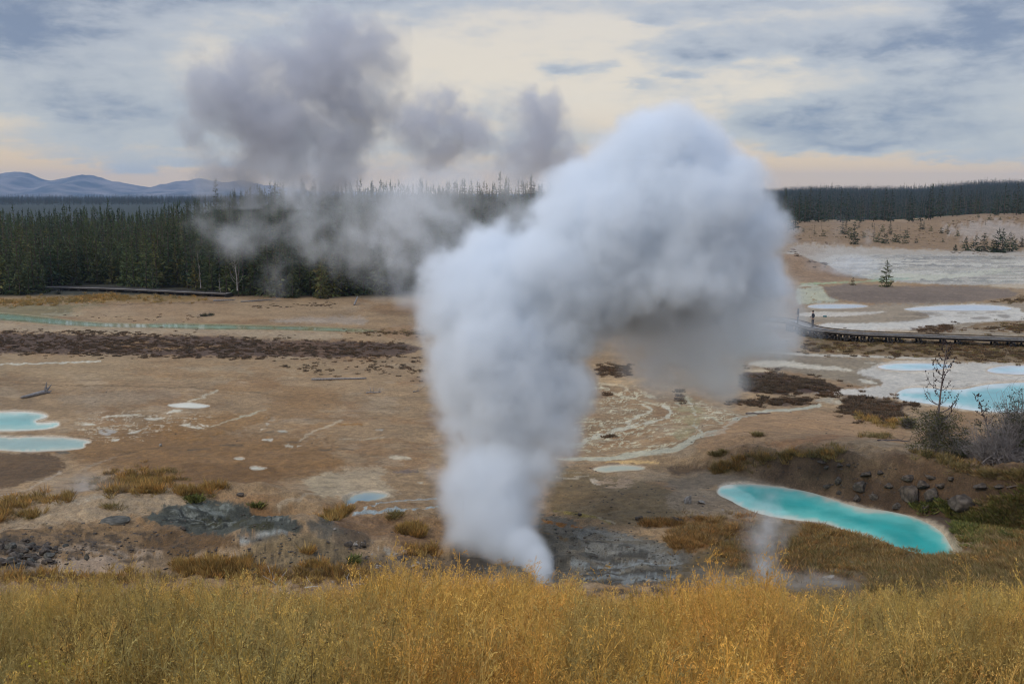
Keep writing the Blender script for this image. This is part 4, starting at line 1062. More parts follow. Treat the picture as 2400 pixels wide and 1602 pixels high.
def needle_clump(name, root, spots, rng, n, col, L=.10, Wd=.02, spread=.16):
    mb = MB(); P0 = []; T = []; Cc = []
    for s in spots:
        for _ in range(n):
            d = rng.normal(0, 1, 3); d[2] = d[2] * .6 + .3; P0.append(np.asarray(s) + rng.normal(0, spread, 3) * (1, 1, .7)); T.append(d); Cc.append(np.array(col) * rng.uniform(.5, 1.6) * (rng.uniform(.85, 1.4), 1, .9))
    m = len(P0); quads(mb, P0, T, rng.normal(0, 1, (m, 3)), rng.uniform(.7, 1.3, m) * L, rng.uniform(.7, 1.3, m) * Wd, Cc)
    return mb.build(name, NEEDLE, root)


rng = np.random.default_rng(31)
f_, t_ = C(9, (752, 1090), (792, 30)); w = hit1(f_); HT = px_h(f_, t_[1])
dead = empty('dead_pine', (w[0], w[1], w[2] - .05)); tag(dead, 'tall bare pine with dark cones and upturned limbs above the bank', 'tree')
branchy(dead, HT, .085, 11, rng, up=.6, curl=.85, twigs=4, lens=(1.25, .30), zlo=.30, lean=.025)
sp_ = []
for _ in range(240):
    a = rng.uniform(0, 2 * PI); z = HT * rng.uniform(.02, .36); r = rng.uniform(.15, 1.5) * (1 - .35 * z / (.36 * HT)); sp_.append((r * math.cos(a) + .15, r * math.sin(a), z))
needle_clump('green_foliage', dead, sp_, rng, 26, (.085, .09, .036), .10, .026, .14)
tw = MB()
for s in sp_[:190]:
    p1 = np.array(s); p0 = np.array([0, 0, p1[2] * .75]); tw.tube([p0, p0 * .5 + p1 * .5 + rng.normal(0, .08, 3), p1 + rng.normal(0, .1, 3)], [.013, .009, .004], 3)
    for _ in range(3): e = p1 + rng.normal(0, .26, 3); tw.tube([p1, e], [.006, .003], 3)
tw.build('twigs', TWIG, dead)

# leaning dead pine and the tangle of grey brush at the right edge
f_, = C(9, (1250, 1060)); w = hit1(f_); t2 = empty('dead_pine', (w[0], w[1], w[2] - .05)); tag(t2, 'leaning thin dead pine left of the grey brush tangle', 'tree')
h2 = px_h(f_, 780 + 540 * .2551); branchy(t2, h2, .055, 8, rng, up=.5, curl=.5, twigs=4, lens=(.75, .3), lean=-.32, zlo=.35)


def brush(px, wid, hgt, n, lab, green, seed, name='dead_bush'):
    rng = np.random.default_rng(seed); w = hit1(px); o = empty(name, (w[0], w[1], w[2] - .05)); tag(o, lab, 'shrub')
    mb = MB(); ends = []
    for i in range(n):
        a = rng.uniform(0, 2 * PI); e = rng.uniform(.1, 1.25); L = rng.uniform(.35, 1.) ; d = np.array([math.cos(a) * math.cos(e) * wid, math.sin(a) * math.cos(e) * wid * .8, math.sin(e) * hgt]) * L
        b0 = np.array([rng.normal(0, .25 * wid), rng.normal(0, .2 * wid), rng.uniform(0, .3 * hgt)]); m = 5; s = np.linspace(0, 1, m)[:, None]
        pts = b0 + d * s + np.cumsum(rng.normal(0, .045, (m, 3)), 0); mb.tube(pts, np.linspace(.017, .004, m) * rng.uniform(.6, 1.4), 3); ends.append(pts[-1])
        for _ in range(4):
            q = rng.integers(1, m); en = pts[q] + rng.normal(0, .24, 3) + d / np.linalg.norm(d) * .14; mb.tube([pts[q], (pts[q] + en) / 2 + rng.normal(0, .02, 3), en], [.007, .005, .003], 3)
    mb.build('twigs', TWIG, o)
    if green:
        k = rng.choice(len(ends), int(len(ends) * green)); needle_clump('foliage', o, [ends[i] * rng.uniform(.6, 1.) for i in k], rng, 30, (.042, .052, .024), .11, .03, .12)
    return o


brush(C(9, (1330, 1200))[0], 1.5, 1.9, 480, 'dense tangle of grey leafless twigs at the foot of the leaning pine', 0, 41)
brush(C(9, (1560, 1180))[0], 2.1, 3.3, 620, 'tall grey and green brush at the right frame edge', .4, 42)
brush(C(9, (1000, 1130))[0], .9, .9, 150, 'low grey green brush between the bare pine and the twig tangle', .5, 43)
brush(C(9, (500, 870))[0], .55, .6, 60, 'small green shrub left of the bare pine', .9, 44, 'shrub')

# two snags and a shrub line at the foot of the wood
for (fp, tp_, r0, wh, ln, lab) in (((1620, 1022), (1600, 700), .11, 9, (1.5, .5), 'forked pale snag standing before the left wood'), ((1372, 1000), (1352, 700), .07, 5, (.5, .2), 'thin pale dead trunk left of the forked snag'),
                                  ((1505, 1000), (1500, 850), .06, 3, (.3, .2), 'short dead trunk between the two taller snags')):
    f_, t_ = C(1, fp, tp_); w = hit1(f_); o = empty('dead_tree', (w[0], w[1] - .4, Hs(w[0], w[1] - .4) - .05)); branchy(o, px_h(f_, t_[1]), r0, wh, rng, up=1.2, curl=1.2, twigs=2, lens=ln, cone=False, zlo=.35, lean=-.04); tag(o, lab, 'tree')
    for ch in o.children: ch.data.materials[0] = GREYWOOD
DARKB = simple_mat('dark_soil_clump', (.05, .042, .033), .95, .4)
for i, (x, y, wd, lab) in enumerate([(390, 985, .7, 'lone green shrub by the left boardwalk'), (1385, 1136, .5, 'larger green plant on the flats above the green stream'), (1435, 1130, .42, 'smaller green plant on the flats above the green stream'),
                                     (2190, 1015, .9, 'low green shrub at the right skirt of the left wood')]):
    o = brush(C(1, (x, y))[0], wd, wd * .7, 26, lab, 1., 50 + i, 'shrub')


# ------------------------------------------------------------------ logs and driftwood
def log(pa, pb, r, lab, seed, roots=0, branches=0, mat=None, name='fallen_log', lift=.0):
    rng = np.random.default_rng(seed); a = hit1(pa); b_ = hit1(pb); o = empty(name, a); tag(o, lab, 'log'); d = b_ - a; m = 7; s = np.linspace(0, 1, m)[:, None]
    pts = d * s + np.stack([np.cumsum(rng.normal(0, .02, m)), np.zeros(m), np.abs(rng.normal(0, .02, m)) + r * .7 + lift * s[:, 0]], 1)
    mb = MB(); mb.tube(pts, np.linspace(r, r * .55, m) if not roots else np.linspace(r * .6, r, m), 7); mb.build('trunk', mat or GREYWOOD, o, True)
    if roots:
        mb = MB()
        for i in range(roots):
            an = 2 * PI * i / roots + rng.uniform(-.3, .3); e = pts[-1] + np.array([.35 * math.cos(an) * .5 + .15, .25 * math.cos(an), .55 * math.sin(an) + .1]) * rng.uniform(.7, 1.4)
            mb.tube([pts[-1] - d / np.linalg.norm(d) * .08, (pts[-1] + e) / 2 + rng.normal(0, .05, 3), e], [r * .7, r * .45, r * .15], 5)
        mb.build('root_plate', mat or GREYWOOD, o)
    if branches:
        mb = MB()
        for i in range(branches):
            q = rng.integers(1, m); e = pts[q] + np.array([rng.normal(0, .25), rng.normal(0, .2), rng.uniform(.15, .6)]); mb.tube([pts[q], (pts[q] + e) / 2 + rng.normal(0, .05, 3), e], [r * .35, r * .25, r * .1], 4)
        mb.build('branch_stubs', mat or GREYWOOD, o)
    return o


log(*C(4, (145, 392), (312, 352)), .17, 'driftwood log with upturned root plate on the left flats', 1, roots=8)
log(*C(4, (2120, 264), (2495, 256)), .10, 'long straight grey log lying on the flats left of the steam', 2)
log(*C(5, (165, 352), (275, 348)), .05, 'small branched driftwood left of the steam column', 3, branches=7, name='driftwood')
log(*C(5, (490, 345), (530, 340)), .045, 'short snag of driftwood close to the steam column', 4, branches=4, name='driftwood')
log(*C(6, (430, 494), (600, 494)), .06, 'dark log lying across the pale channel', 5, mat=DEADBARK)
log(*C(1, (1450, 1034), (1590, 1028)), .12, 'grey log at the skirt of the left wood below the snags', 6, branches=4)
log(*C(1, (1640, 1040), (1880, 1022)), .10, 'long fallen log right of the forked snag', 7, branches=3)
log(*C(2, (90, 1062), (120, 1040)), .14, 'leaning grey stump on the pale flats left of the steam', 8, lift=.7, name='tree_stump')
log(*C(9, (230, 990), (520, 1000)), .05, 'thin grey branch on the bench left of the bare pine', 9, branches=5, mat=DEADBARK)
log(*C(6, (2210, 1000), (2290, 985)), .05, 'short dark stick on the grassy slope at right', 10, mat=DEADBARK)
log(*C(6, (2030, 1275), (2110, 1268)), .035, 'pale stick in the green growth right of the pool', 11)
WHITE = simple_mat('bleached_wood', (.5, .48, .45), .8, .3, 12)
for pts, lab, sd_ in ((((1228, 296), (1295, 378)), 'bleached forked twig standing at the grass edge', 12), (((1392, 348), (1690, 330)), 'long bleached branch lying at the grass edge', 13)):
    log(*C(7, *pts), .035, lab, sd_, branches=6, mat=WHITE, name='dead_branch')


# ------------------------------------------------------------------ rocks
ROCKM = []
for i, (c, c2) in enumerate([((.125, .10, .078), (.05, .04, .032)), ((.125, .096, .072), (.042, .033, .026)), ((.36, .32, .27), (.2, .17, .14)), ((.135, .122, .10), (.055, .052, .042))]):
    ROCKM.append(simple_mat('rock_face', c, .92, .5, 2.2, .05, c2=c2))


def rock_mesh(seed, flat=.7, sub=4, rough=.6):
    rng = np.random.default_rng(seed); bm = bmesh.new(); bmesh.ops.create_icosphere(bm, subdivisions=sub, radius=1); V = np.array([v.co[:] for v in bm.verts]); Fs = [tuple(v.index for v in f.verts) for f in bm.faces]; bm.free()
    o = rng.uniform(0, 50, 3); n = V.copy()
    for k in range(11):      # a few flat facets
        d = rng.normal(0, 1, 3); d /= np.linalg.norm(d); c = rng.uniform(.42, .8); p = n @ d; n = n - np.outer(np.maximum(p - c, 0) * .85, d)
    r = 1 + rough * (fb(V[:, 0] * 1.3 + o[0] + V[:, 2], V[:, 1] * 1.3 + o[1] - V[:, 2] * .7, 4, seed) - .5) + .12 * (fb(V[:, 0] * 5 + o[2], V[:, 1] * 5 + V[:, 2] * 4, 3, seed + 1) - .5)
    n = n * r[:, None] * np.array([1, 1, flat]); return n, np.array(Fs)


_rm = {}


def rock(px, wpx, hpx, lab, seed, mat=0, group=None, sink=.35, name='rock', ratio=.8, rz=None):
    """wpx, hpx: measured width and height in photo pixels"""
    w = hit1(px); sx = wpx / F * w[1] / 2 * 1.05; sz = hpx / F * w[1] / 2 * 1.15
    k = seed % 9
    if k not in _rm:
        V, Fs = rock_mesh(300 + k, 1.); me = bpy.data.meshes.new('rock'); fast_mesh(me, V, Fs); me.shade_smooth(); _rm[k] = me
    me = _rm[k].copy(); me.materials.append(ROCKM[mat])
    o = bpy.data.objects.new(name, me); ROOT.objects.link(o); o.location = (w[0], w[1], w[2] + sz * (1 - 2 * sink)); o.scale = (sx, sx * ratio, sz)
    rr_ = np.random.default_rng(seed); o.rotation_euler = (rr_.normal(0, .12), rr_.normal(0, .15), rr_.normal(0, .4) if rz is None else rz)
    return tag(o, lab, 'rock', group)


S6 = .34438
bank = [(1055, 955, 72, 66, 'angular grey boulder on the left part of the dark bank', 0), (1072, 842, 60, 34, 'flat pale slab at the crest of the bank, left end', 0), (985, 858, 48, 30, 'small slab just below the left crest of the bank', 0), (960, 820, 90, 20, 'thin dark slab at the very left of the bank crest', 1),
        (1182, 1085, 64, 95, 'upright pale boulder standing at the water on the bank', 0), (1062, 1030, 40, 34, 'small grey stone left of the upright boulder', 0), (985, 985, 70, 40, 'low grey stone above the far pool edge', 0), (1215, 985, 120, 80, 'broad earthy boulder above the upright one', 0), (1535, 1040, 150, 150, 'big rounded brown boulder in the middle of the bank', 1),
        (1690, 1060, 140, 130, 'big cracked grey boulder right of the brown one', 0), (1640, 975, 130, 70, 'dark ledge stone above the cracked boulder', 1), (1895, 1090, 230, 130, 'largest grey boulder at the right end of the bank', 0), (2040, 985, 130, 44, 'long flat slab on the bank crest, right of centre', 0), (2150, 988, 85, 36, 'flat slab at the right end of the bank crest', 0),
        (1825, 935, 80, 34, 'dark slab above the largest boulder', 1), (1690, 925, 90, 34, 'dark crest slab above the cracked boulder', 1), (1545, 925, 110, 44, 'dark crest slab above the rounded brown boulder', 1), (1455, 1120, 80, 52, 'low stone at the waterline below the brown boulder', 0), (1250, 905, 120, 40, 'brown crest slab near the left of the bank', 1), (1350, 890, 80, 30, 'small dark crest slab beside the brown one', 1),
        (1660, 1130, 90, 60, 'mossy low stone below the cracked boulder', 1), (1130, 842, 40, 20, 'small dark stone on the left crest', 1), (1400, 985, 90, 50, 'half buried stone left of the rounded brown boulder', 1), (1300, 1060, 70, 50, 'half buried stone right of the upright boulder', 0), (1760, 985, 90, 44, 'earthy ledge stone left of the largest boulder', 1)]
for i, (x, y, a_, b_, lab, mt) in enumerate(bank):
    rock(C(6, (x, y))[0], a_ * S6, b_ * S6, lab, 400 + i, mt, 'boulders of the dark bank behind the turquoise pool', .47, 'boulder')
rock(C(6, (40, 1095))[0], 78 * S6, 70 * S6, 'white crusted rock left of the turquoise pool', 430, 2); rock(C(6, (125, 1100))[0], 66 * S6, 36 * S6, 'pale flat rock beside the white crusted one', 431, 2)
rock(C(4, (1640, 1045))[0], 76 * S6, 30 * S6, 'grey boulder on the left mound top', 432, 0); rock(C(4, (790, 1222))[0], 220 * S6, 34 * S6, 'long grey ledge rock on the left mound', 433, 3); rock(C(4, (1250, 1272))[0], 60 * S6, 22 * S6, 'dark flat stone beside the fuming hollow', 434, 1)
rock(C(5, (48, 1385))[0], 62 * S6, 48 * S6, 'rounded brown boulder, left of the pair below the gravel dome', 435, 0); rock(C(5, (150, 1395))[0], 72 * S6, 62 * S6, 'rounded brown boulder, right of the pair below the gravel dome', 436, 0); rock(C(5, (98, 1385))[0], 44 * S6, 34 * S6, 'pale split stone between the two rounded boulders', 437, 2)
rock(C(5, (410, 1475))[0], 110 * S6, 34 * S6, 'flat brown slab left of the steam vent', 438, 1); rock(C(5, (590, 1545))[0], 100 * S6, 40 * S6, 'grey slab beside the flat one near the vent', 439, 0); rock(C(5, (490, 1530))[0], 60 * S6, 22 * S6, 'pale chip of rock near the vent', 440, 2)
rock(C(5, (2020, 1205))[0], 80 * S6, 26 * S6, 'dark stone on the grey ground right of the steam', 441, 1); rock(C(5, (2285, 1220))[0], 100 * S6, 44 * S6, 'dark low boulder left of the turquoise pool', 442, 1); rock(C(5, (1625, 1180))[0], 40 * S6, 22 * S6, 'small dark stone by the yellow trickle', 443, 1)
rock(C(8, (1450, 300))[0], 60 * .51, 18 * .51, 'pale flat stone in the grass at right', 444, 2); rock(C(8, (1560, 235))[0], 44 * .51, 18 * .51, 'whitish stone on the grassy slope below the pool', 445, 2); rock(C(6, (1140, 1505))[0], 60 * S6, 26 * S6, 'pale stone in the dry grass below the pool', 446, 2)
rock(C(4, (1095, 712))[0], 26 * S6, 36 * S6, 'small pale mineral knob on the ochre flats', 447, 2)
rock(C(4, (590, 1480))[0], 40 * S6, 60 * S6, 'bluish upright stone on the lower left slope', 448, 3); rock(C(4, (300, 1450))[0], 90 * S6, 90 * S6, 'rounded brown boulder in the dark rubble at left', 449, 0)
rub = in_poly(C(4, (-20, 1340), (180, 1330), (420, 1390), (380, 1470), (240, 1560), (-20, 1560)), 46, 71)
for i, p in enumerate(rub):
    k = i % 9
    if k not in _rm: V, Fs = rock_mesh(300 + k, 1.); me = bpy.data.meshes.new('rock'); fast_mesh(me, V, Fs); me.shade_smooth(); _rm[k] = me
    me = _rm[k].copy(); me.materials.append(ROCKM[int(RNG.choice([1, 3, 0], p=[.55, .25, .2]))]); o = bpy.data.objects.new('rock', me); ROOT.objects.link(o)
    s = RNG.uniform(.10, .28); o.location = (p[0], p[1], p[2] + s * .15); o.scale = (s * RNG.uniform(.9, 1.6), s, s * RNG.uniform(.5, .8)); o.rotation_euler = (RNG.normal(0, .3), RNG.normal(0, .3), RNG.uniform(0, 6))
    tag(o, 'dark jagged stone in the rubble on the lower left slope', 'rock', 'stones of the dark rubble at left')


# ------------------------------------------------------------------ boardwalks
PLANK, nt, p = new_mat('weathered_planks')
uvx = attr(nt, 'along'); s_ = X(nt, uvx.outputs['Fac'])
fr_ = (s_ / .15)._m('FRACT'); idn = (s_ / .15)._m('FLOOR'); wn = nt.nodes.new('ShaderNodeTexWhiteNoise'); wn.noise_dimensions = '1D'; nt.links.new(idn.s, wn.inputs['W'])
kk = X(nt, wn.outputs['Value']) * .35 + .8; kk = kk * fr_.step(0, .08)._m('MAXIMUM', .25)
nt.links.new(xmix(nt, 1., (.30, .27, .24), xvec(nt, kk, kk, kk), 'MULTIPLY'), p.inputs['Base Color']); p.inputs['Roughness'].default_value = .8
BEAM = simple_mat('dark_timber', (.055, .045, .038), .85, .4, 5)


def boardwalk(line, width, lab, piers, cross=(), rail=.14):
    """line: world points of the deck centre (x, y, z)"""
    q = np.array(line, float); q = smooth_poly(q[:, :2], 2, False) if False else q
    for _ in range(2): a = .75 * q[:-1] + .25 * q[1:]; b_ = .25 * q[:-1] + .75 * q[1:]; q = np.vstack([q[:1], np.stack([a, b_], 1).reshape(-1, 3), q[-1:]])
    t = np.gradient(q, axis=0); t[:, 2] = 0; t /= np.linalg.norm(t, axis=1)[:, None]; nrm = np.stack([-t[:, 1], t[:, 0], 0 * t[:, 0]], 1)
    s = np.concatenate([[0], np.cumsum(np.linalg.norm(np.diff(q, axis=0), axis=1))])
    root = empty('boardwalk', q[len(q) // 2]); o0 = q[len(q) // 2]; tag(root, lab, 'boardwalk'); Q = q - o0

    def strip(name, off, w_, z0, z1, mat):
        L_ = Q + nrm * (off - w_ / 2); R_ = Q + nrm * (off + w_ / 2); n = len(Q)
        V = np.concatenate([L_ + (0, 0, z0), R_ + (0, 0, z0), R_ + (0, 0, z1), L_ + (0, 0, z1)]); Fs = []
        for i in range(n - 1):
            for k in range(4): a0 = k * n + i; b0 = ((k + 1) % 4) * n + i; Fs.append((a0, a0 + 1, b0 + 1, b0))
        Fs += [(0, n, 2 * n, 3 * n), (n - 1, 4 * n - 1, 3 * n - 1, 2 * n - 1)]
        o = mesh_obj(name, V, np.array(Fs), mat, root); at = o.data.attributes.new('along', 'FLOAT', 'POINT'); at.data.foreach_set('value', np.tile(s, 4).astype(np.float32)); return o
    vx = 1200 + F * q[:, 0] / q[:, 1]
    if piers and piers[0] == 'px':
        sx_ = lambda v: float(s[int(np.argmin(np.abs(vx - C(3, (v, 0))[0][0])))]); piers = [sx_(v) for v in piers[1:]]; cross = [(sx_(a_), sx_(b_)) for a_, b_ in cross]
    strip('deck', 0, width, -.05, 0, PLANK)
    for sgn in (-1, 1):
        strip('curb_rail', sgn * (width / 2 - .06), .10, .06, rail, BEAM); strip('stringer', sgn * (width / 2 - .12), .08, -.26, -.054, BEAM)
    for sp in piers:
        i = int(np.argmin(np.abs(s - sp))); c = Q[i]; mb = MB(); gz = Hs(*(q[i][:2])) - q[i][2]
        e1, e2 = c + nrm[i] * (width / 2 - .2), c - nrm[i] * (width / 2 - .2)
        mb.beam(e1 + nrm[i] * .25 + (0, 0, -.34), e2 - nrm[i] * .25 + (0, 0, -.34), .16, .15)
        for e in (e1, e2):
            for dd in (-.16, .16): mb.beam(e + t[i] * dd + (0, 0, -.415), np.array([e[0] + t[i][0] * dd, e[1] + t[i][1] * dd, gz - .15]), .16, .16)
        mb.beam(e1 + (0, 0, gz + .02), e2 + (0, 0, gz + .02), .40, .12)
        mb.build('pier', BEAM, root)
    for sa, sb in cross:
        ia, ib = (int(np.argmin(np.abs(s - v))) for v in (sa, sb)); ga = Hs(*(q[ia][:2])) - q[ia][2]; mb = MB()
        for sg in (-1, 1):
            A_, B_ = Q[ia] + nrm[ia] * sg * (width / 2 - .05), Q[ib] + nrm[ib] * sg * (width / 2 - .05)
            mb.beam(A_ + (0, 0, -.3), B_ + (0, 0, ga + .1), .05, .11); mb.beam(A_ + nrm[ia] * .06 * sg + (0, 0, ga + .1), B_ + nrm[ib] * .06 * sg + (0, 0, -.3), .05, .11)
        mb.build('cross_brace', BEAM, root)
    return q


def at_z(p, z):
    a, b_, c = ray(p[0], p[1]); k = (z - HC) / c; return (float(a * k), float(b_ * k), z)


zs = np.linspace(1.15, .7, 12)
ctr = C(3, (560, 1150), (680, 1158), (760, 1170), (810, 1185), (860, 1208), (930, 1222), (1050, 1236), (1250, 1252), (1500, 1260), (1800, 1272), (2323, 1290), (2560, 1298))
bw = boardwalk([at_z(p, z) for p, z in zip(ctr, zs)], 1.75, 'raised timber boardwalk with braced piers crossing the right flats', ['px', 760, 800, 850, 890, 940, 985, 1032, 1075, 1098, 1140, 1195, 1258, 1292, 1402, 1532, 1665, 1810, 1950, 2095, 2250, 2400],
               [(850, 890), (890, 940), (940, 985), (985, 1032), (1032, 1075), (1140, 1195)])
ctr = C(1, (-160, 930), (0, 936), (180, 936), (330, 934), (600, 938), (850, 946), (1050, 956), (1320, 968), (1560, 978))
boardwalk([at_z(p, .55) for p in ctr], 1.7, 'low boardwalk along the foot of the left wood', list(np.arange(1, 46, 2.2)))

# ------------------------------------------------------------------ the two walkers on the boardwalk
SKIN = simple_mat('skin', (.42, .26, .19), .6, .1); HAIR = simple_mat('dark_hair', (.03, .022, .018), .7, .2)


def skin_mesh(name, nodes, edges, mat, parent, root=0, sub=1):
    me = bpy.data.meshes.new(name); me.from_pydata([n[0] for n in nodes], edges, []); o = bpy.data.objects.new(name, me); ROOT.objects.link(o)
    md = o.modifiers.new('skin', 'SKIN'); md.use_smooth_shade = True
    for v, n in zip(me.skin_vertices[0].data, nodes):
        r = n[1]; v.radius = (r, r) if np.ndim(r) == 0 else r
    me.skin_vertices[0].data[root].use_root = True
    o.modifiers.new('sub', 'SUBSURF').levels = sub
    dg = bpy.context.evaluated_depsgraph_get(); me2 = bpy.data.meshes.new_from_object(o.evaluated_get(dg)); me2.name = name
    o.modifiers.clear(); o.data = me2; me2.materials.clear(); me2.materials.append(mat); me2.shade_smooth(); o.parent = parent; return o


def walker(loc, rz, lab, jacket, trousers, hood=False):
    """1.75 m, facing +Y; elbows bent, both hands in front holding a small camera"""
    root = empty('person', loc, rz); tag(root, lab, 'person')
    nd = [((0, 0, .93), (.15, .11)), ((0, .0, 1.10), (.14, .10)), ((0, .01, 1.30), (.165, .115)), ((0, .0, 1.43), (.12, .08)), ((0, .015, 1.50), .052), ((0, .03, 1.57), (.066, .076)), ((0, .03, 1.66), (.078, .092)), ((0, .025, 1.73), (.055, .065))]
    ed = [(0, 1), (1, 2), (2, 3), (3, 4), (4, 5), (5, 6), (6, 7)]

    def chain(p, pts):
        for q in pts: nd.append(q); ed.append((p, len(nd) - 1)); p = len(nd) - 1
        return p
    hands = []
    for s in (-1, 1):
        hands.append(chain(3, [((s * .19, 0, 1.41), .058), ((s * .25, -.03, 1.15), .043), ((s * .16, .19, 1.08), .032), ((s * .10, .25, 1.10), (.026, .034))]))
        hx = (s * .10, .25, 1.10)
        for k, (dx_, dz_, L) in enumerate(((-.018, .02, .07), (-.022, .006, .078), (-.022, -.008, .072), (-.018, -.021, .058))):
            chain(hands[-1], [((hx[0] + s * dx_, hx[1] + .03, hx[2] + dz_), .009), ((hx[0] + s * (dx_ - .02), hx[1] + .03 + L * .6, hx[2] + dz_), .008)])
        chain(hands[-1], [((hx[0] - s * .03, hx[1] + .01, hx[2] + .035), .010), ((hx[0] - s * .045, hx[1] + .04, hx[2] + .05), .008)])
        chain(0, [((s * .095, 0, .84), .088), ((s * .105, .02, .48), .06), ((s * .11, -.01, .10), .04), ((s * .12, .12, .035), (.04, .032))])
    skin_mesh('body', nd, ed, SKIN, root)
    face = MB()
    blob(face, (0, .122, 1.645), .017, RNG, 1.5, .02)
    for s in (-1, 1): blob(face, (s * .082, .02, 1.645), .022, RNG, 1.5, .02)
    face.build('nose_and_ears', SKIN, root, True)
    ey = MB()
    for s in (-1, 1): blob(ey, (s * .030, .112, 1.668), .009, RNG, 1, .0)
    ey.build('eyes', HAIR, root)
    mo = MB(); mo.box((0, .112, 1.60), (.045, .012, .010)); mo.build('mouth', simple_mat('lips', (.3, .12, .1)), root)
    J = simple_mat('jacket_cloth', jacket, .85, .2); Tm = simple_mat('trouser_cloth', trousers, .85, .2)
    nj = [((0, 0, .88), (.185, .135)), ((0, 0, 1.10), (.17, .125)), ((0, .01, 1.30), (.195, .14)), ((0, 0, 1.44), (.135, .10)), ((0, .01, 1.50), .075)]; ej = [(0, 1), (1, 2), (2, 3), (3, 4)]
    if hood: nj += [((0, .0, 1.60), (.105, .12)), ((0, -.005, 1.72), (.095, .11))]; ej += [(4, 5), (5, 6)]
    for s in (-1, 1):
        b0 = len(nj); nj += [((s * .20, 0, 1.41), .075), ((s * .26, -.035, 1.15), .06), ((s * .165, .185, 1.08), .046)]; ej += [(3, b0), (b0, b0 + 1), (b0 + 1, b0 + 2)]
    skin_mesh('jacket', nj, ej, J, root)
    nt_ = [((0, 0, .95), (.165, .125)), ((0, 0, .88), (.16, .12))]; et = [(0, 1)]
    for s in (-1, 1):
        b0 = len(nt_); nt_ += [((s * .10, 0, .80), .108), ((s * .108, .02, .48), .083), ((s * .112, -.005, .07), .068)]; et += [(1, b0), (b0, b0 + 1), (b0 + 1, b0 + 2)]
    skin_mesh('trousers', nt_, et, Tm, root)
    for s in (-1, 1):
        m = MB(); V = _ico_sub(2) * np.array([.05, .14, .06]) + (s * .12, .06, .045); V[:, 2] = np.maximum(V[:, 2], .0); m.add(V, _ico_f(2)); m.build('shoe', HAIR, root, True)
    if not hood:
        m = MB(); V = _ico_sub(2) * np.array([.09, .108, .1]) + (0, .012, 1.70); V[:, 2] = np.maximum(V[:, 2], 1.62 + .5 * np.maximum(V[:, 1] - .02, 0)); m.add(V, _ico_f(2)); m.build('hair', HAIR, root, True)
    return root


_is = {}


def _mk(s):
    if s not in _is:
        bm = bmesh.new(); bmesh.ops.create_icosphere(bm, subdivisions=s, radius=1); _is[s] = (np.array([v.co[:] for v in bm.verts]), [tuple(v.index for v in f.verts) for f in bm.faces]); bm.free()
    return _is[s]


def _ico_sub(s): return _mk(s)[0].copy()
def _ico_f(s): return _mk(s)[1]


def deck_point(px):
    """the spot on the boardwalk seen at this photo point"""
    u = (px[0] - 1200) / F; i = int(np.argmin(np.abs(bw[:, 0] / bw[:, 1] * 1.0 - u / 1.0)))
    return bw[i]


w = at_z(C(3, (884, 1208))[0], deck_point(C(3, (884, 1208))[0])[2]); w1 = walker(w, math.radians(100), 'walker in dark navy jacket and dark trousers, standing clear of the steam', (.014, .020, .030), (.030, .027, .028))
m = MB(); m.box((0, 0, 0), (.12, .07, .08)); m.tube([(0, .03, 0), (0, .10, 0)], .032, 8); cam_thing = m.build('pocket_camera', HAIR); cam_thing.location = w1.matrix_basis @ Vector((0, .29, 1.10)); cam_thing.rotation_euler[2] = w1.rotation_euler[2]
tag(cam_thing, 'small black camera held by the walker in navy', 'camera')
w = at_z(C(3, (783, 1186))[0], deck_point(C(3, (783, 1186))[0])[2]); walker(w, math.radians(70), 'walker in a grey hooded coat half veiled by the steam', (.07, .068, .075), (.05, .045, .045), True)
w = hit1(C(3, (968, 1140))[0]); m = MB(); m.tube([(0, 0, .0), (0, 0, .16)], .24, 12); m.tube([(0, 0, .16), (0, 0, .2)], [.24, .12], 12); o = m.build('mineral_knob', simple_mat('teal_crust', (.10, .19, .19), .7, .3), loc=w); tag(o, 'small teal mineral knob on the white flats behind the walker', 'knob')

# ------------------------------------------------------------------ low plants and stones nobody would count
def tuft_mb(rng, n, h, spread, lean, cb, ct, w=.010):
    mb = MB(); P0 = []; T = []; Cc = []; L = []
    for _ in range(n):
        a = rng.uniform(0, 6.28); r = spread * rng.random() ** .7; d = np.array([math.cos(a) * lean, math.sin(a) * lean, 1.]) + rng.normal(0, .22, 3)
        P0.append((r * math.cos(a), r * math.sin(a), -.02)); T.append(d); L.append(h * rng.uniform(.5, 1.15)); f = rng.random(); Cc.append(np.array(cb) * (1 - f) + np.array(ct) * f)
    quads(mb, P0, T, rng.normal(0, 1, (n, 3)), L, w * rng.uniform(.7, 1.4, n), Cc); return mb


TUFT = vcol_mat('dry_tufts', .9, .3, trans=.15)
rt_ = np.random.default_rng(77)


def tufts(name, cb, ct, h, n=34, spread=.14, lean=.5, w=.014, k=4):
    return [src_obj('%s_%d' % (name, i), tuft_mb(rt_, n, h, spread, lean, cb, ct, w), TUFT) for i in range(k)]


GOLD = tufts('golden_tuft', (.16, .10, .032), (.50, .33, .105), .34); RUST = tufts('rust_tuft', (.13, .075, .026), (.38, .225, .075), .22, spread=.2, lean=.8)
OLIVE = tufts('olive_tuft', (.085, .072, .026), (.28, .215, .08), .22, spread=.22, lean=.9); TANT = tufts('tan_tuft', (.14, .10, .045), (.38, .275, .125), .22, spread=.24, lean=1.)
GREEN = tufts('green_tuft', (.06, .075, .02), (.19, .19, .055), .24, spread=.24, lean=.9, w=.03); DARK = tufts('dark_scrub', (.062, .046, .031), (.16, .115, .074), .28, n=60, spread=.24, lean=.9, w=.03)
BROWN = tufts('brown_scrub', (.06, .04, .025), (.16, .105, .06), .24, n=50, spread=.24, lean=.9, w=.03); PALE = tufts('straw_tuft', (.16, .12, .05), (.36, .29, .13), .3)


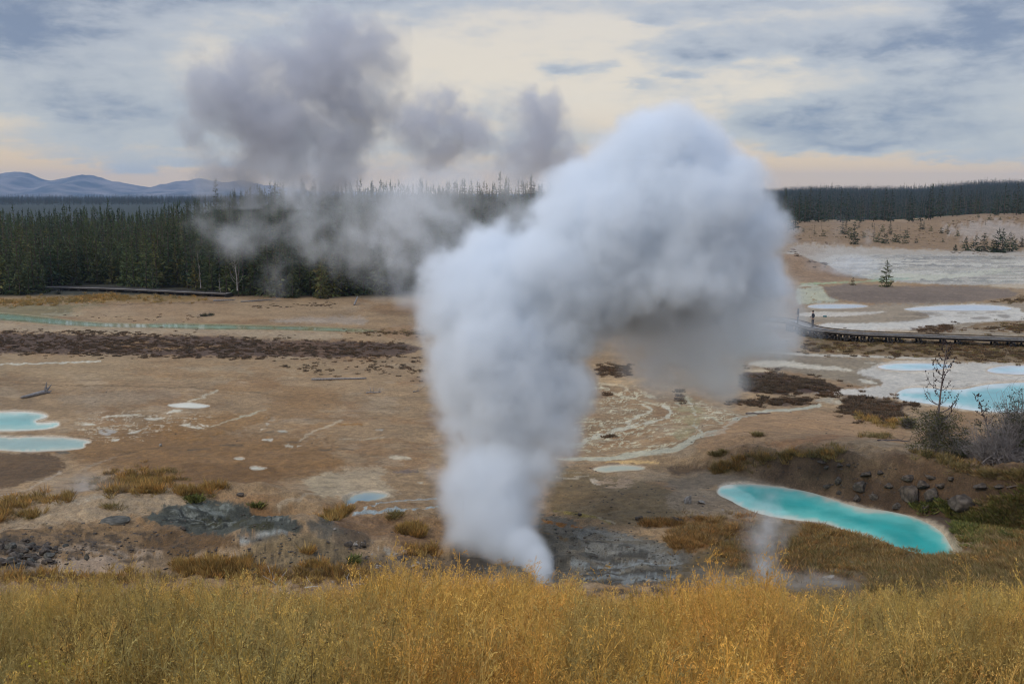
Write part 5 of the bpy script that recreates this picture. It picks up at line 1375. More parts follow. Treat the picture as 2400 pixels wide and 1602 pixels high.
def patch(lists, label, name, smin=.6, smax=1.3):
    """lists: (outline, count, sources)"""
    srcs = []; pos = []; pick = []; seed = abs(hash(label)) % 1000 if False else len(label)
    for i, (pts, n, ss) in enumerate(lists):
        w = in_poly(pts, n, seed + i * 7); off = []
        for s in ss:
            if s not in srcs: srcs.append(s)
        ids = np.array([srcs.index(s) for s in ss]); pos.append(w); pick.append(ids[rt_.integers(0, len(ids), n)])
    pos = np.vstack(pos); pick = np.concatenate(pick); n = len(pos); s = rt_.uniform(smin, smax, n)
    return scatter(name, srcs, pos, rt_.uniform(0, 6.28, n), np.stack([s * rt_.uniform(.9, 1.4, n), s, s * rt_.uniform(.6, 1.25, n)], 1), pick, label)


patch([(C(4, (610, 955), (900, 878), (1180, 895), (1250, 950), (1080, 1030), (900, 1000), (740, 1040), (700, 985)), 420, OLIVE + RUST + GOLD), (C(4, (720, 990), (1100, 985), (1080, 1030), (740, 1035)), 130, GOLD),
       (C(4, (1190, 990), (1560, 985), (1500, 1020), (1350, 1060), (1200, 1060)), 110, GOLD), (C(4, (1270, 1055), (1360, 1045), (1360, 1100), (1270, 1095)), 26, GREEN), (C(4, (1400, 1045), (1450, 1040), (1450, 1070)), 8, OLIVE), (C(4, (1720, 1100), (1780, 1110), (1780, 1140), (1730, 1130)), 12, GREEN + OLIVE),
       (C(4, (0, 1100), (230, 1060), (500, 1010), (480, 1070), (230, 1110), (70, 1190), (0, 1200)), 240, GOLD + TANT), (C(4, (130, 1170), (230, 1160), (240, 1205), (130, 1200)), 34, GOLD + OLIVE), (C(4, (720, 1115), (800, 1115), (820, 1145), (720, 1140)), 16, OLIVE),
       (C(5, (-10, 1145), (60, 1130), (80, 1180), (-10, 1190)), 40, GOLD), (C(4, (2110, 1195), (2230, 1165), (2340, 1160), (2323, 1210), (2130, 1220)), 110, GOLD + OLIVE), (C(5, (330, 1165), (440, 1180), (440, 1205), (330, 1200)), 26, OLIVE),
       (C(5, (380, 1260), (470, 1230), (580, 1290), (560, 1335), (430, 1320)), 120, GOLD), (C(5, (400, 1370), (620, 1390), (720, 1470), (460, 1440)), 60, RUST + GOLD), (C(4, (1180, 1500), (1400, 1470), (1700, 1510), (1680, 1600), (1180, 1600)), 230, GOLD),
       (C(7, (800, 230), (1150, 215), (1150, 260), (800, 265)), 120, GOLD), (C(7, (1390, 175), (1440, 170), (1440, 205), (1390, 200)), 14, GOLD), (C(7, (1400, 235), (1500, 235), (1500, 260), (1400, 260)), 22, GOLD), (C(7, (1595, 205), (1640, 205), (1640, 235), (1600, 235)), 12, GREEN), (C(7, (800, 270), (1700, 240), (1700, 330), (800, 330)), 260, GOLD + TANT),
       (C(7, (0, 270), (800, 280), (800, 340), (0, 340)), 160, TANT + GOLD)], 'golden grass tufts on the near left mounds', 'grass_tufts')
patch([(C(6, (-60, 1205), (440, 1200), (490, 1270), (250, 1390), (60, 1420), (-60, 1400)), 420, RUST + TANT), (C(6, (0, 1330), (130, 1320), (120, 1400), (0, 1400)), 120, RUST), (C(6, (850, 1255), (1000, 1245), (1260, 1325), (1540, 1440), (1880, 1445), (2323, 1310), (2400, 1400), (2400, 1580), (650, 1580), (700, 1360)), 2500, TANT + OLIVE + RUST),
       (C(6, (220, 1380), (480, 1300), (640, 1380), (600, 1568), (220, 1520)), 220, RUST + OLIVE), (C(6, (1900, 1180), (2060, 1080), (2400, 960), (2400, 1320), (1960, 1400), (1900, 1360)), 1300, OLIVE + TANT + GREEN), (C(6, (1840, 1180), (2000, 1130), (2180, 1180), (2000, 1340), (1900, 1370), (1860, 1280)), 330, GREEN),
       (C(6, (1560, 1090), (1720, 1090), (1720, 1170), (1580, 1160)), 50, GREEN), (C(6, (1760, 1080), (1840, 1100), (1820, 1180), (1770, 1150)), 40, GREEN), (C(6, (870, 1260), (960, 1255), (960, 1300), (880, 1300)), 40, RUST), (C(6, (1530, 1395), (1600, 1400), (1600, 1430), (1530, 1425)), 5, OLIVE),
       (C(5, (2020, 1220), (2323, 1215), (2323, 1260), (2040, 1260)), 90, RUST), (C(5, (2230, 1330), (2340, 1310), (2340, 1420), (2220, 1410)), 90, RUST), (C(8, (1650, 240), (2349, 180), (2349, 400), (1650, 380)), 1500, OLIVE + TANT),
       (C(6, (1800, 830), (2400, 870), (2400, 960), (2100, 930), (1850, 890)), 260, OLIVE + TANT), (C(6, (1500, 740), (1800, 770), (1900, 850), (1700, 800)), 110, OLIVE + PALE)], 'tan and olive dry grass tufts around the turquoise pool', 'grass_tufts')
patch([(C(6, (200, 850), (420, 800), (700, 770), (1060, 735), (1040, 770), (700, 785), (420, 850), (230, 880)), 420, PALE + GOLD), (C(6, (200, 765), (310, 740), (280, 780), (210, 785)), 40, OLIVE), (C(6, (490, 630), (540, 625), (535, 650), (495, 650)), 22, OLIVE + PALE), (C(6, (1150, 500), (1300, 530), (1560, 540), (1520, 580), (1300, 570)), 180, GOLD + OLIVE),
       (C(6, (1200, 640), (1380, 620), (1420, 650), (1300, 665)), 60, PALE), (C(6, (1480, 530), (1570, 530), (1560, 590), (1500, 585)), 60, GREEN)], 'straw coloured grass along the bench edge', 'grass_tufts')
patch([(C(6, (1060, 375), (1250, 366), (1370, 400), (1600, 418), (1480, 470), (1420, 545), (1280, 545), (1150, 495), (1080, 480)), 650, BROWN + DARK), (C(6, (400, 215), (600, 210), (930, 260), (1040, 300), (1080, 325), (850, 352), (500, 352), (400, 320)), 700, DARK), (C(6, (300, 385), (600, 390), (880, 385), (880, 430), (500, 445), (310, 430)), 230, BROWN + DARK),
       (C(6, (980, 320), (1100, 320), (1000, 390), (860, 390)), 60, BROWN), (C(5, (1740, 160), (1960, 165), (1960, 235), (1750, 238)), 200, BROWN), (C(5, (1800, 340), (1840, 340), (1840, 375), (1790, 370)), 12, BROWN), (C(5, (1790, 640), (1840, 640), (1840, 660), (1780, 660)), 10, BROWN), (C(5, (2270, 320), (2340, 320), (2340, 430), (2270, 420)), 24, BROWN)],
      'dark brown scrub on the mounds between the pale channels', 'scrub', .45, 1.0)
patch([(C(1, (-60, 1255), (700, 1265), (1480, 1268), (1800, 1300), (2323, 1305), (2800, 1330), (2700, 1400), (2323, 1416), (1700, 1408), (900, 1400), (600, 1386), (-60, 1382)), 3600, DARK + BROWN), (C(1, (-60, 1225), (800, 1232), (1100, 1262), (700, 1268), (-60, 1255)), 170, DARK), (C(1, (500, 1385), (900, 1400), (1700, 1405), (1700, 1425), (900, 1420), (500, 1400)), 160, DARK),
       (C(1, (1880, 1420), (2323, 1425), (2323, 1568), (2100, 1560), (1900, 1470)), 60, DARK), (C(2, (0, 1420), (560, 1400), (560, 1560), (300, 1520), (0, 1480)), 110, DARK), (C(1, (1700, 1060), (2323, 1030), (2323, 1070), (1700, 1090)), 90, DARK), (C(1, (300, 1120), (1200, 1120), (1650, 1150), (900, 1180)), 26, DARK),
       (C(2, (0, 1232), (420, 1222), (640, 1222), (640, 1275), (420, 1270), (0, 1255)), 300, OLIVE + BROWN)], 'low dark brown scrub in the long band across the left basin', 'scrub', .3, .72)
patch([(C(3, (820, 1275), (1300, 1290), (2400, 1310), (2400, 1450), (1400, 1400), (820, 1380)), 1500, BROWN + OLIVE), (C(3, (1530, 1222), (1650, 1203), (1800, 1200), (1900, 1210), (1800, 1240), (1640, 1250)), 130, BROWN), (C(3, (1880, 1210), (2000, 1190), (2400, 1150), (2400, 1260), (2050, 1240)), 260, BROWN + OLIVE), (C(3, (2000, 1040), (2323, 995), (2400, 1000), (2400, 1050)), 130, BROWN + OLIVE),
       (C(3, (850, 1270), (1500, 1290), (1500, 1310), (850, 1300)), 200, OLIVE), (C(3, (720, 500), (1700, 500), (1850, 600), (1600, 640), (740, 640)), 420, BROWN + PALE), (C(3, (1760, 480), (2030, 445), (2400, 450), (2400, 520), (2100, 470), (1800, 540)), 200, BROWN + PALE), (C(3, (1800, 690), (2380, 680), (2380, 712), (1800, 715)), 50, BROWN), (C(3, (750, 690), (1000, 790), (960, 810), (760, 720)), 40, DARK)],
      'brown scrub clumps beside the boardwalk and on the far right flats', 'scrub', .5, 1.2)
patch([(C(1, (-60, 1030), (250, 1008), (520, 1002), (860, 990), (1320, 1002), (1400, 1020), (900, 1040), (-60, 1075)), 900, GOLD + PALE), (C(1, (500, 1000), (860, 985), (860, 1018), (500, 1025)), 260, GOLD)], 'golden sedge strip below the left boardwalk', 'grass_tufts', .7, 1.4)
PEB = []
for i in range(5):
    V, Fs = rock_mesh(500 + i, .7, 2); o = mesh_obj('pebble_%d' % i, V * .09, Fs, ROCKM[[0, 1, 0, 3, 2][i]]); ROOT.objects.unlink(o); SRC.objects.link(o); PEB.append(o)


def pebbles(lists, label, smin, smax):
    pos = []; pk = []
    for i, (pts, n, ids) in enumerate(lists):
        w = in_poly(pts, n, 900 + i + len(label)); pos.append(w); pk.append(np.array(ids)[rt_.integers(0, len(ids), n)])
    pos = np.vstack(pos); n = len(pos); s = .6 * (smin + (smax - smin) * rt_.random(n) ** 4)
    return scatter('gravel', PEB, pos, rt_.uniform(0, 6.28, n), np.stack([s * rt_.uniform(.8, 1.6, n), s, s * rt_.uniform(.6, 1., n)], 1), np.concatenate(pk), label)


pebbles([(C(4, (0, 1250), (900, 1200), (1700, 1320), (1500, 1568), (0, 1568)), 675, [0, 1, 2]), (C(4, (0, 1300), (700, 1280), (900, 1400), (500, 1568), (0, 1568)), 630, [0, 1, 1, 2]), (C(4, (1450, 1500), (2000, 1305), (2323, 1400), (2323, 1568)), 405, [0, 2, 3]), (C(4, (1200, 1200), (1700, 1160), (2000, 1260), (1700, 1300), (1250, 1265)), 189, [1, 3]),
         (C(5, (0, 1280), (600, 1340), (1100, 1500), (1100, 1600), (0, 1600)), 405, [0, 1, 4])], 'loose stones and grit on the near left slope', .15, 1.5)
pebbles([(C(5, (1380, 1100), (1900, 1230), (2400, 1400), (2400, 1600), (1400, 1600)), 675, [1, 3, 3, 0]), (C(5, (1450, 850), (2323, 950), (2323, 1250), (1400, 1150)), 360, [0, 1]), (C(6, (300, 830), (1150, 790), (1500, 880), (1900, 930), (1850, 1300), (1400, 1140), (900, 1010)), 675, [0, 1, 1]), (C(6, (0, 480), (1500, 520), (1560, 700), (0, 800)), 117, [0, 1]),
         (C(6, (0, 1000), (600, 1180), (1260, 1320), (600, 1568), (0, 1568)), 225, [0, 4, 1])], 'loose dark stones on the grey vent floor and the bank', .15, 1.5)
pebbles([(C(4, (0, 100), (2323, 120), (2323, 900), (0, 900)), 76, [1]), (C(2, (0, 1430), (560, 1420), (600, 1568), (0, 1568)), 22, [1]), (C(6, (300, 400), (1500, 500), (1500, 700), (300, 700)), 27, [1])], 'few dark stones dotted over the tan flats', .5, 1.8)

# ------------------------------------------------------------------ the tall golden grass in front
GRASS, nt, p = new_mat('tall_dry_grass')
a = attr(nt, 'Col'); ti = attr(nt, 'tint', 'INSTANCER'); r = X(nt, nt.nodes.new('ShaderNodeObjectInfo').outputs['Random'])
tcol = xmix(nt, X(nt, ti.outputs['Fac']), (.80, .84, .72), (1.22, .96, .58))
kq = r * .5 + .75
cg = xmix(nt, 1., xmix(nt, 1., a.outputs['Color'], tcol, 'MULTIPLY'), xvec(nt, kq, kq, kq), 'MULTIPLY')
nt.links.new(cg, p.inputs['Base Color']); p.inputs['Roughness'].default_value = .8; p.inputs['Specular IOR Level'].default_value = .15
tl = nt.nodes.new('ShaderNodeBsdfTranslucent'); nt.links.new(cg, tl.inputs[0]); mx = nt.nodes.new('ShaderNodeMixShader'); mx.inputs[0].default_value = .27
nt.links.new(p.outputs[0], mx.inputs[1]); nt.links.new(tl.outputs[0], mx.inputs[2]); nt.links.new(mx.outputs[0], nt.nodes['Material Output'].inputs['Surface'])


def ribbon(mb, pts, w, cols, side):
    pts = np.asarray(pts); n = len(pts); w = np.broadcast_to(np.asarray(w, float), (n,)); V = np.concatenate([pts - side * w[:, None] / 2, pts + side * w[:, None] / 2])
    mb.add(V, [(i, i + 1, n + i + 1, n + i) for i in range(n - 1)], np.vstack([cols, cols]))


def grass_clump(seed, ns, h, pan, gold, base, nleaf):
    rng = np.random.default_rng(seed); mb = MB(); lean0 = rng.normal(0, .06, 2) + np.array([.05, 0])
    P0 = []; T = []; L = []; Wd = []; Cc = []
    for i in range(ns):
        b0 = np.append(rng.normal(0, .06, 2), -.03); hh = h * rng.uniform(.72, 1.1); ln = lean0 + rng.normal(0, .10, 2); s = np.linspace(0, 1, 5)
        pts = b0 + np.stack([ln[0] * hh * s ** 2, ln[1] * hh * s ** 2, hh * s], 1); a_ = rng.uniform(0, PI); side = np.array([math.cos(a_), math.sin(a_), 0])
        br = rng.uniform(.7, 1.25); cols = (np.array(base)[None] * (1 - s[:, None] ** .8) + np.array(gold)[None] * s[:, None] ** .8) * br
        ribbon(mb, pts, np.linspace(.0042, .0022, 5), cols, side)
        nb = int(pan * rng.uniform(.7, 1.3))
        for j in range(nb):          # open panicle: short hair branches with spikelets
            f = rng.uniform(.62, 1.0); p = np.array([np.interp(f, s, pts[:, k]) for k in range(3)]); d = np.append(rng.normal(0, .55, 2) + .35 * np.array([.6, 0]), rng.uniform(.35, 1.0)); d /= np.linalg.norm(d)
            l = (.105 * (1.05 - f) / .43 + .022) * hh * rng.uniform(.6, 1.35) * 2.0
            e = p + d * l; ribbon(mb, np.array([p, e]), [.0014, .0011], np.tile(np.array(gold) * br * .9, (2, 1)), np.cross(d, (0.3, .2, .9)) / (np.linalg.norm(np.cross(d, (.3, .2, .9))) + 1e-6))
            for q in range(8):
                P0.append(p + d * l * rng.uniform(.45, 1.) + rng.normal(0, .004, 3)); T.append(d + rng.normal(0, .45, 3)); L.append(rng.uniform(.006, .013)); Wd.append(rng.uniform(.002, .0034)); Cc.append(np.array(gold) * br * rng.uniform(.7, 1.35))
    for i in range(nleaf):
        b0 = np.append(rng.normal(0, .07, 2), -.02); d = np.append(rng.normal(0, .4, 2), 1.); P0.append(b0); T.append(d); L.append(h * rng.uniform(.4, .85)); Wd.append(rng.uniform(.0028, .0055)); f = rng.random(); Cc.append(np.array(base) * (1 - f) + np.array(gold) * .7 * f)
    quads(mb, P0, T, rng.normal(0, 1, (len(P0), 3)), L, Wd, Cc); return mb


GO, BA = (.60, .425, .15), (.065, .072, .018)  # gold tips, green stem bases; bases darkened further for shade low in the grass
GCL = [src_obj('gold_clump_%d' % i, grass_clump(600 + i, 12, .74, 15, np.array(GO) * (1, [1, .95, 1.05, .9, 1.][i], 1), BA, 9), GRASS) for i in range(5)]
DCL = [src_obj('pale_clump_%d' % i, grass_clump(620 + i, 10, .70, 11, (.47, .365, .16), (.09, .092, .03), 12), GRASS) for i in range(3)]
BCL = [src_obj('brown_clump_%d' % i, grass_clump(640 + i, 14, .66, 5, (.21, .135, .06), (.10, .085, .035), 12), GRASS) for i in range(3)]
LCL = [src_obj('leaf_clump_%d' % i, grass_clump(660 + i, 2, .45, 5, (.22, .19, .07), (.045, .062, .015), 34), GRASS) for i in range(3)]
# crest of the grass along the picture, measured
top_px = C(7, (0, 335), (150, 335), (350, 300), (500, 315), (700, 320), (900, 325), (1100, 335), (1250, 355), (1450, 350), (1600, 340), (1700, 270), (1780, 232), (1850, 262), (1950, 300), (2100, 300), (2349, 300)) + C(8, (60, 288), (180, 330), (300, 365), (480, 385), (650, 395), (800, 375), (950, 345), (1150, 335), (1280, 345), (1400, 400), (1600, 395), (1750, 380), (1900, 360), (2100, 350), (2349, 345))
tpx = np.array([q[0] for q in top_px]); tpy = np.array([q[1] for q in top_px]) + 7
n = 7000; gy = 2.2 + 7.4 * rt_.random(n) ** .85; gx = rt_.uniform(-1, 1, n) * (gy * .62 + 1.4)
n2_ = 4200; gy2 = .9 + 8.7 * rt_.random(n2_); gx2 = np.sign(rt_.uniform(-1, 1, n2_)) * ((gy2 * .62 + 1.4) * (gy2 > 2.2) + rt_.uniform(0, 5.5, n2_)); gy = np.append(gy, gy2); gx = np.append(gx, gx2); n += n2_
gz = H(gx, gy); u = U_of(gx, gy); tt = np.interp(u, tpx, tpy); a_, b_, c_ = ray(u, tt); hmax = HC + c_ / b_ * gy - gz
zone = fb(gx * .55 + 3, gy * .7, 3, 2); zone2 = fb(gx * .8 + 30, gy * 1.1, 3, 4)
edge_b = sm(1.15, .75, hmax / 1.0)
goldz = np.interp(u, [0, 300, 700, 850, 1000, 1300, 1400, 1560, 1650, 1800, 1950, 2100, 2400], [.46, .42, .40, .62, .75, .95, .55, .75, .95, .95, .55, .42, .45])
nat = rt_.uniform(.62, 1.2, n) * (.82 + .4 * zone2); hs = np.minimum(nat, np.maximum(hmax, .02) * rt_.uniform(.72, 1.06, n) / .74)
gz_keep = hmax > .16
typ = np.zeros(n, int); r_ = rt_.random(n)
prob_gold = np.clip(goldz + .9 * (zone - .5), .05, 1)
for i in range(n):
    if r_[i] < prob_gold[i]: typ[i] = rt_.integers(0, 5)
    else:
        back = gy[i] > 5.6
        typ[i] = (8 + rt_.integers(0, 3)) if (back and 150 < u[i] < 900 and rt_.random() < .75) or rt_.random() < .14 else 5 + rt_.integers(0, 3)
    if zone2[i] < .40 and gy[i] < 4.8 and rt_.random() < .55: typ[i] = 11 + rt_.integers(0, 3)
    if u[i] < 330 and gy[i] < 3.9 and rt_.random() < .6: typ[i] = 11 + rt_.integers(0, 3)
kp = gz_keep; tint = np.clip(goldz + .8 * (zone - .5) + rt_.normal(0, .12, n), 0, 1)
scatter('tall_grass', GCL + DCL + BCL + LCL, np.stack([gx, gy, gz], 1)[kp], rt_.normal(.2, 1.6, n)[kp], np.stack([hs * .5 + .5, hs * .5 + .5, hs], 1)[kp], typ[kp], 'tall golden seeding grass covering the near hilltop', tint[kp])
n = 7500; gy = 1.2 + 7.6 * rt_.random(n) ** .8; gx = rt_.uniform(-1, 1, n) * (gy * .62 + 4.5)
scatter('grass_undergrowth', LCL, np.stack([gx, gy, H(gx, gy)], 1), rt_.uniform(0, 6.28, n), np.stack([np.ones(n), np.ones(n), rt_.uniform(.55, 1.0, n)], 1), rt_.integers(0, 3, n), 'green blades under the tall golden grass', rt_.uniform(0, .5, n))
n = 5200; gy = rt_.uniform(8.2, 26, n); gx = rt_.uniform(-1, 1, n) * (gy * .62 + 1.5); gz = H(gx, gy)
scatter('grass_tufts', GOLD + TANT + OLIVE, np.stack([gx, gy, gz], 1), rt_.uniform(0, 6.28, n), rt_.uniform(.8, 1.5, n), rt_.integers(0, 12, n), 'dry tufts on the slope below the tall grass')
# yellow flowers at the lower left
YEL = simple_mat('yellow_petals', (.62, .47, .03), .7, .2); STEM = simple_mat('green_stems', (.045, .075, .02), .8, .3)
for i, (x, y, lab) in enumerate([(215, 745, 'yellow flowering weed lowest of the three at lower left'), (260, 700, 'yellow flowering weed in the middle of the three at lower left'), (330, 650, 'yellow flowering weed highest of the three at lower left')]):
    px = C(7, (x, y))[0]; a1, b1, c1 = ray(*px); yy_ = 3.9 + .35 * i; xx_ = float(a1 / b1 * yy_); zf = HC + float(c1 / b1) * yy_; z0 = Hs(xx_, yy_); o = empty('wildflower', (xx_, yy_, z0)); hh = zf - z0 + .03
    rngf = np.random.default_rng(700 + i); ms, mp, P0, T, L = MB(), MB(), [], [], []
    for s in range(7):
        e = np.array([rngf.normal(0, .09), rngf.normal(0, .07), hh * rngf.uniform(.8, 1.05)]); pts = np.array([(0, 0, -.02), e * (.5, .5, .55), e]); ms.tube(pts, [.004, .003, .002], 4)
        for q in range(8): f = rngf.uniform(.1, .9); P0.append(e * f); T.append(rngf.normal(0, 1, 3) * (1, 1, .4) + (0, 0, .4)); L.append(.06)
        for q in range(9): blob(mp, e + rngf.normal(0, .022, 3), .0085, rngf, .7, .2)
    ms.build('stems', STEM, o); mp.build('flower_heads', YEL, o); ml = MB(); quads(ml, P0, T, rngf.normal(0, 1, (len(P0), 3)), L, .012, (.06, .095, .025)); ml.build('leaves', TUFT, o)
    tag(o, lab, 'flower')

# ------------------------------------------------------------------ steam
DSC = 1.02171   # outlines below were measured on a 2349 px wide view


def wpt(x, y, depth):
    a, b_, c = ray(x * DSC, y * DSC); k = depth / b_; return np.array([float(a * k), depth, HC + float(c * k)]), DSC * depth / F


def steam_mat(name, dens, colr=(.955, .974, .994), an=.1):
    m = bpy.data.materials.new(name); m.use_nodes = True; nt = m.node_tree; nt.nodes.clear()
    pv = nt.nodes.new('ShaderNodeVolumePrincipled'); mo = nt.nodes.new('ShaderNodeOutputMaterial'); nt.links.new(pv.outputs[0], mo.inputs['Volume'])
    pv.inputs['Density'].default_value = dens; pv.inputs['Color'].default_value = tuple(colr) + (1,); pv.inputs['Anisotropy'].default_value = an
    return m


def density_tree(name, blobs, amp, scale, edge, res, mat, inset=None, detail=6, pad=1.0, hole=0., soft=.6, grow=None, lift=0.):
    """voxel cloud: union of soft balls, edges torn by turbulence. With inset: the closed surface lying that deep inside"""
    ng = bpy.data.node_groups.new(name, 'GeometryNodeTree'); ng.interface.new_socket('Geometry', in_out='OUTPUT', socket_type='NodeSocketGeometry')
    Nn, Lk = ng.nodes, ng.links
    pos = Nn.new('GeometryNodeInputPosition').outputs[0]
    wn = xnoise(ng, pos, 1 / (scale * 2.2), 3, .5, color=True); v1 = Nn.new('ShaderNodeVectorMath'); v1.operation = 'SUBTRACT'; Lk.new(wn, v1.inputs[0]); v1.inputs[1].default_value = (.5, .5, .5)
    v2 = Nn.new('ShaderNodeVectorMath'); v2.operation = 'SCALE'; Lk.new(v1.outputs[0], v2.inputs[0]); v2.inputs[3].default_value = amp * 1.6
    v3 = Nn.new('ShaderNodeVectorMath'); v3.operation = 'ADD'; Lk.new(pos, v3.inputs[0]); Lk.new(v2.outputs[0], v3.inputs[1]); wp = v3.outputs[0]
    tot = None
    for c, r, k in blobs:     # centre, radii (x, y, z), strength
        r = np.broadcast_to(np.asarray(r, float), (3,))
        s = Nn.new('ShaderNodeVectorMath'); s.operation = 'SUBTRACT'; Lk.new(wp, s.inputs[0]); s.inputs[1].default_value = tuple(c)
        d = Nn.new('ShaderNodeVectorMath'); d.operation = 'DIVIDE'; Lk.new(s.outputs[0], d.inputs[0]); d.inputs[1].default_value = tuple(r)
        ln = Nn.new('ShaderNodeVectorMath'); ln.operation = 'LENGTH'; Lk.new(d.outputs[0], ln.inputs[0])
        e = (X(ng, ln.outputs['Value']) * -1. + 1.) * float(r.min() * k)
        tot = e if tot is None else tot.smax(e, soft * scale * .25)
    n1 = xnoise(ng, pos, 1 / scale, detail, .55); n2 = xnoise(ng, pos, 1 / (scale * .38), detail, .6)
    n3 = xnoise(ng, pos, 1 / (scale * .15), 3, .6)
    sp = Nn.new('ShaderNodeSeparateXYZ'); Lk.new(pos, sp.inputs[0]); ak = X(ng, sp.outputs[2]).step(*grow) if grow else 1.
    sd = tot + ((n1 - .5) * (2.3 * amp) + (n2 - .5) * (1.7 * amp) + (n3 - .5) * (.75 * amp)) * ak + lift
    lo = np.min([np.asarray(c) - np.broadcast_to(r, (3,)) for c, r, _ in blobs], 0) - pad; hi = np.max([np.asarray(c) + np.broadcast_to(r, (3,)) for c, r, _ in blobs], 0) + pad
    vc = Nn.new('GeometryNodeVolumeCube')
    if inset is None:
        dn = sd.step(0, edge)
        if hole: dn = dn * xnoise(ng, wp, 1 / (scale * .9), 8, .64, .5).step(.5 - hole * .85, .5 + hole * .65)
        Lk.new(dn.s, vc.inputs['Density'])
    else: Lk.new((sd - inset).s, vc.inputs['Density'])
    vc.inputs['Min'].default_value = tuple(lo); vc.inputs['Max'].default_value = tuple(hi)
    for k, L in zip('XYZ', hi - lo): vc.inputs['Resolution ' + k].default_value = max(8, int(L / res))
    go = Nn.new('NodeGroupOutput')
    if inset is None:
        sm_ = Nn.new('GeometryNodeSetMaterial'); sm_.inputs['Material'].default_value = mat; Lk.new(vc.outputs[0], sm_.inputs[0]); Lk.new(sm_.outputs[0], go.inputs[0])
    else:
        vm = Nn.new('GeometryNodeVolumeToMesh'); vm.inputs['Threshold'].default_value = .001; Lk.new(vc.outputs[0], vm.inputs[0]); Lk.new(vm.outputs[0], go.inputs[0])
    return ng


def steam(name, blobs, mat, amp, scale, edge, res, parent=None, **kw):
    base = bpy.data.volumes.new(name); base.materials.append(mat); o = bpy.data.objects.new(name, base); ROOT.objects.link(o); o.parent = parent
    o.modifiers.new('steam', 'NODES').node_group = density_tree(name, blobs, amp, scale, edge, res, mat, **kw); return o


def B(x, y, r, depth, k=1., fy=1., fx=1., fz=1.):
    c, s = wpt(x, y, depth); return (c, np.array([r * s * fx, r * s * fy, r * s * fz]), k)


def keep_largest(me):
    bm = bmesh.new(); bm.from_mesh(me); seen = {}; best = []
    for v in bm.verts:
        if v in seen: continue
        st = [v]; seen[v] = 1; g = []
        while st:
            a = st.pop(); g.append(a)
            for e in a.link_edges:
                b_ = e.other_vert(a)
                if b_ not in seen: seen[b_] = 1; st.append(b_)
        if len(g) > len(best): best = g
    k = set(best); bmesh.ops.delete(bm, geom=[v for v in bm.verts if v not in k], context='VERTS'); bm.to_mesh(me); bm.free()


# main plume: vent, column, overhanging head
col_b = [B(1254, 1348, 32, 35.6, 4.), B(1250, 1322, 36, 36.2, 4), B(1232, 1296, 48, 36.9, 3), B(1198, 1266, 66, 37.8, 2.2), B(1150, 1238, 88, 38.8, 1.5), B(1085, 1228, 76, 39.4, 1.4), B(1040, 1240, 44, 39.4, 1.4), B(1060, 1200, 60, 39.8), B(1130, 1170, 122, 39.6), B(1125, 1100, 124, 40), B(1070, 1040, 80, 40.4, fy=.8), B(1230, 1060, 78, 40.2), B(1265, 1015, 70, 40.3), B(1050, 1100, 74, 40), B(1215, 1130, 60, 39.8), B(1075, 1160, 84, 39.8),
         B(1080, 975, 96, 40.8, fy=.8), B(1260, 975, 84, 40.5), B(1170, 920, 140, 41.0), B(1070, 880, 100, 41.2), B(1280, 890, 96, 41), B(1150, 810, 170, 41.6), B(1060, 830, 86, 41.2)]
head_b = [B(1130, 700, 172, 42.5, fz=.72), B(1060, 640, 110, 43, fz=.72), B(1270, 740, 140, 42.2, fz=.72), B(1290, 620, 190, 42.6, fz=.72), B(1150, 600, 130, 43.2, fz=.72), B(1400, 520, 200, 43, fz=.72), B(1420, 640, 190, 43.4, fz=.72), B(1540, 600, 220, 43.6, fz=.72), B(1560, 460, 205, 43.4, fz=.72), B(1520, 380, 150, 43.4), B(1590, 345, 95, 43.6), B(1535, 300, 58, 43.5), B(1625, 310, 48, 43.8),
          B(1660, 530, 160, 43.8, fz=.72), B(1690, 680, 140, 44, fz=.72), B(1560, 720, 150, 44, fz=.72), B(1660, 440, 110, 43.6, fz=.72), B(1340, 440, 110, 43.2, fz=.72), B(1430, 380, 90, 43.2), B(1740, 640, 90, 44, fz=.72)]
tail_b = [B(1700, 760, 118, 44.5, fz=.72), B(1580, 800, 115, 44.5, fz=.72), B(1480, 760, 95, 44.5, fz=.72), B(1650, 850, 78, 44.8, .9, fz=.72), B(1540, 860, 66, 44.8, .9, fz=.72), B(1740, 790, 86, 45, fz=.72), B(1775, 700, 44, 44.6, fz=.72), B(1420, 730, 70, 44, fz=.72)]
WHITE_STEAM = simple_mat('dense_steam', (.90, .93, .98), 1., .03, .3)
plume = empty('steam_plume', wpt(1245, 1350, 38.6)[0]); tag(plume, 'huge white steam plume roaring from the vent and leaning right', 'steam plume')
pl = np.array(plume.location)
loc_b = lambda bl: [(c - pl, r, k) for c, r, k in bl]
VEIL = steam_mat('steam_veil', 2.1)
lowz = wpt(1500, 655, 43)[0][2]
hang = [q for q in head_b if q[0][2] < lowz and q[0][0] > 4]; head_b = [q for q in head_b if not (q[0][2] < lowz and q[0][0] > 4)]
full = loc_b(col_b + head_b)
veil = steam('veil', full, VEIL, .85, 2.3, 1.15, .105, plume, grow=(0., 7., .25, 1.), lift=.12)
steam('trailing_veil', loc_b(hang + tail_b), steam_mat('thin_trailing_steam', 1.35, (.984, .992, 1.), .15), .95, 2.3, 1.9, .13, plume, lift=.42)
core = bpy.data.objects.new('core', bpy.data.meshes.new('core')); ROOT.objects.link(core); core.parent = plume
core.modifiers.new('g', 'NODES').node_group = density_tree('core', loc_b(col_b[4:] + [q for q in head_b if q[0][2] > lowz + 1.2 or q[0][0] < 3]), .85, 2.3, 1.6, .2, None, inset=1.8, grow=(0., 7., .25, 1.), lift=.12)
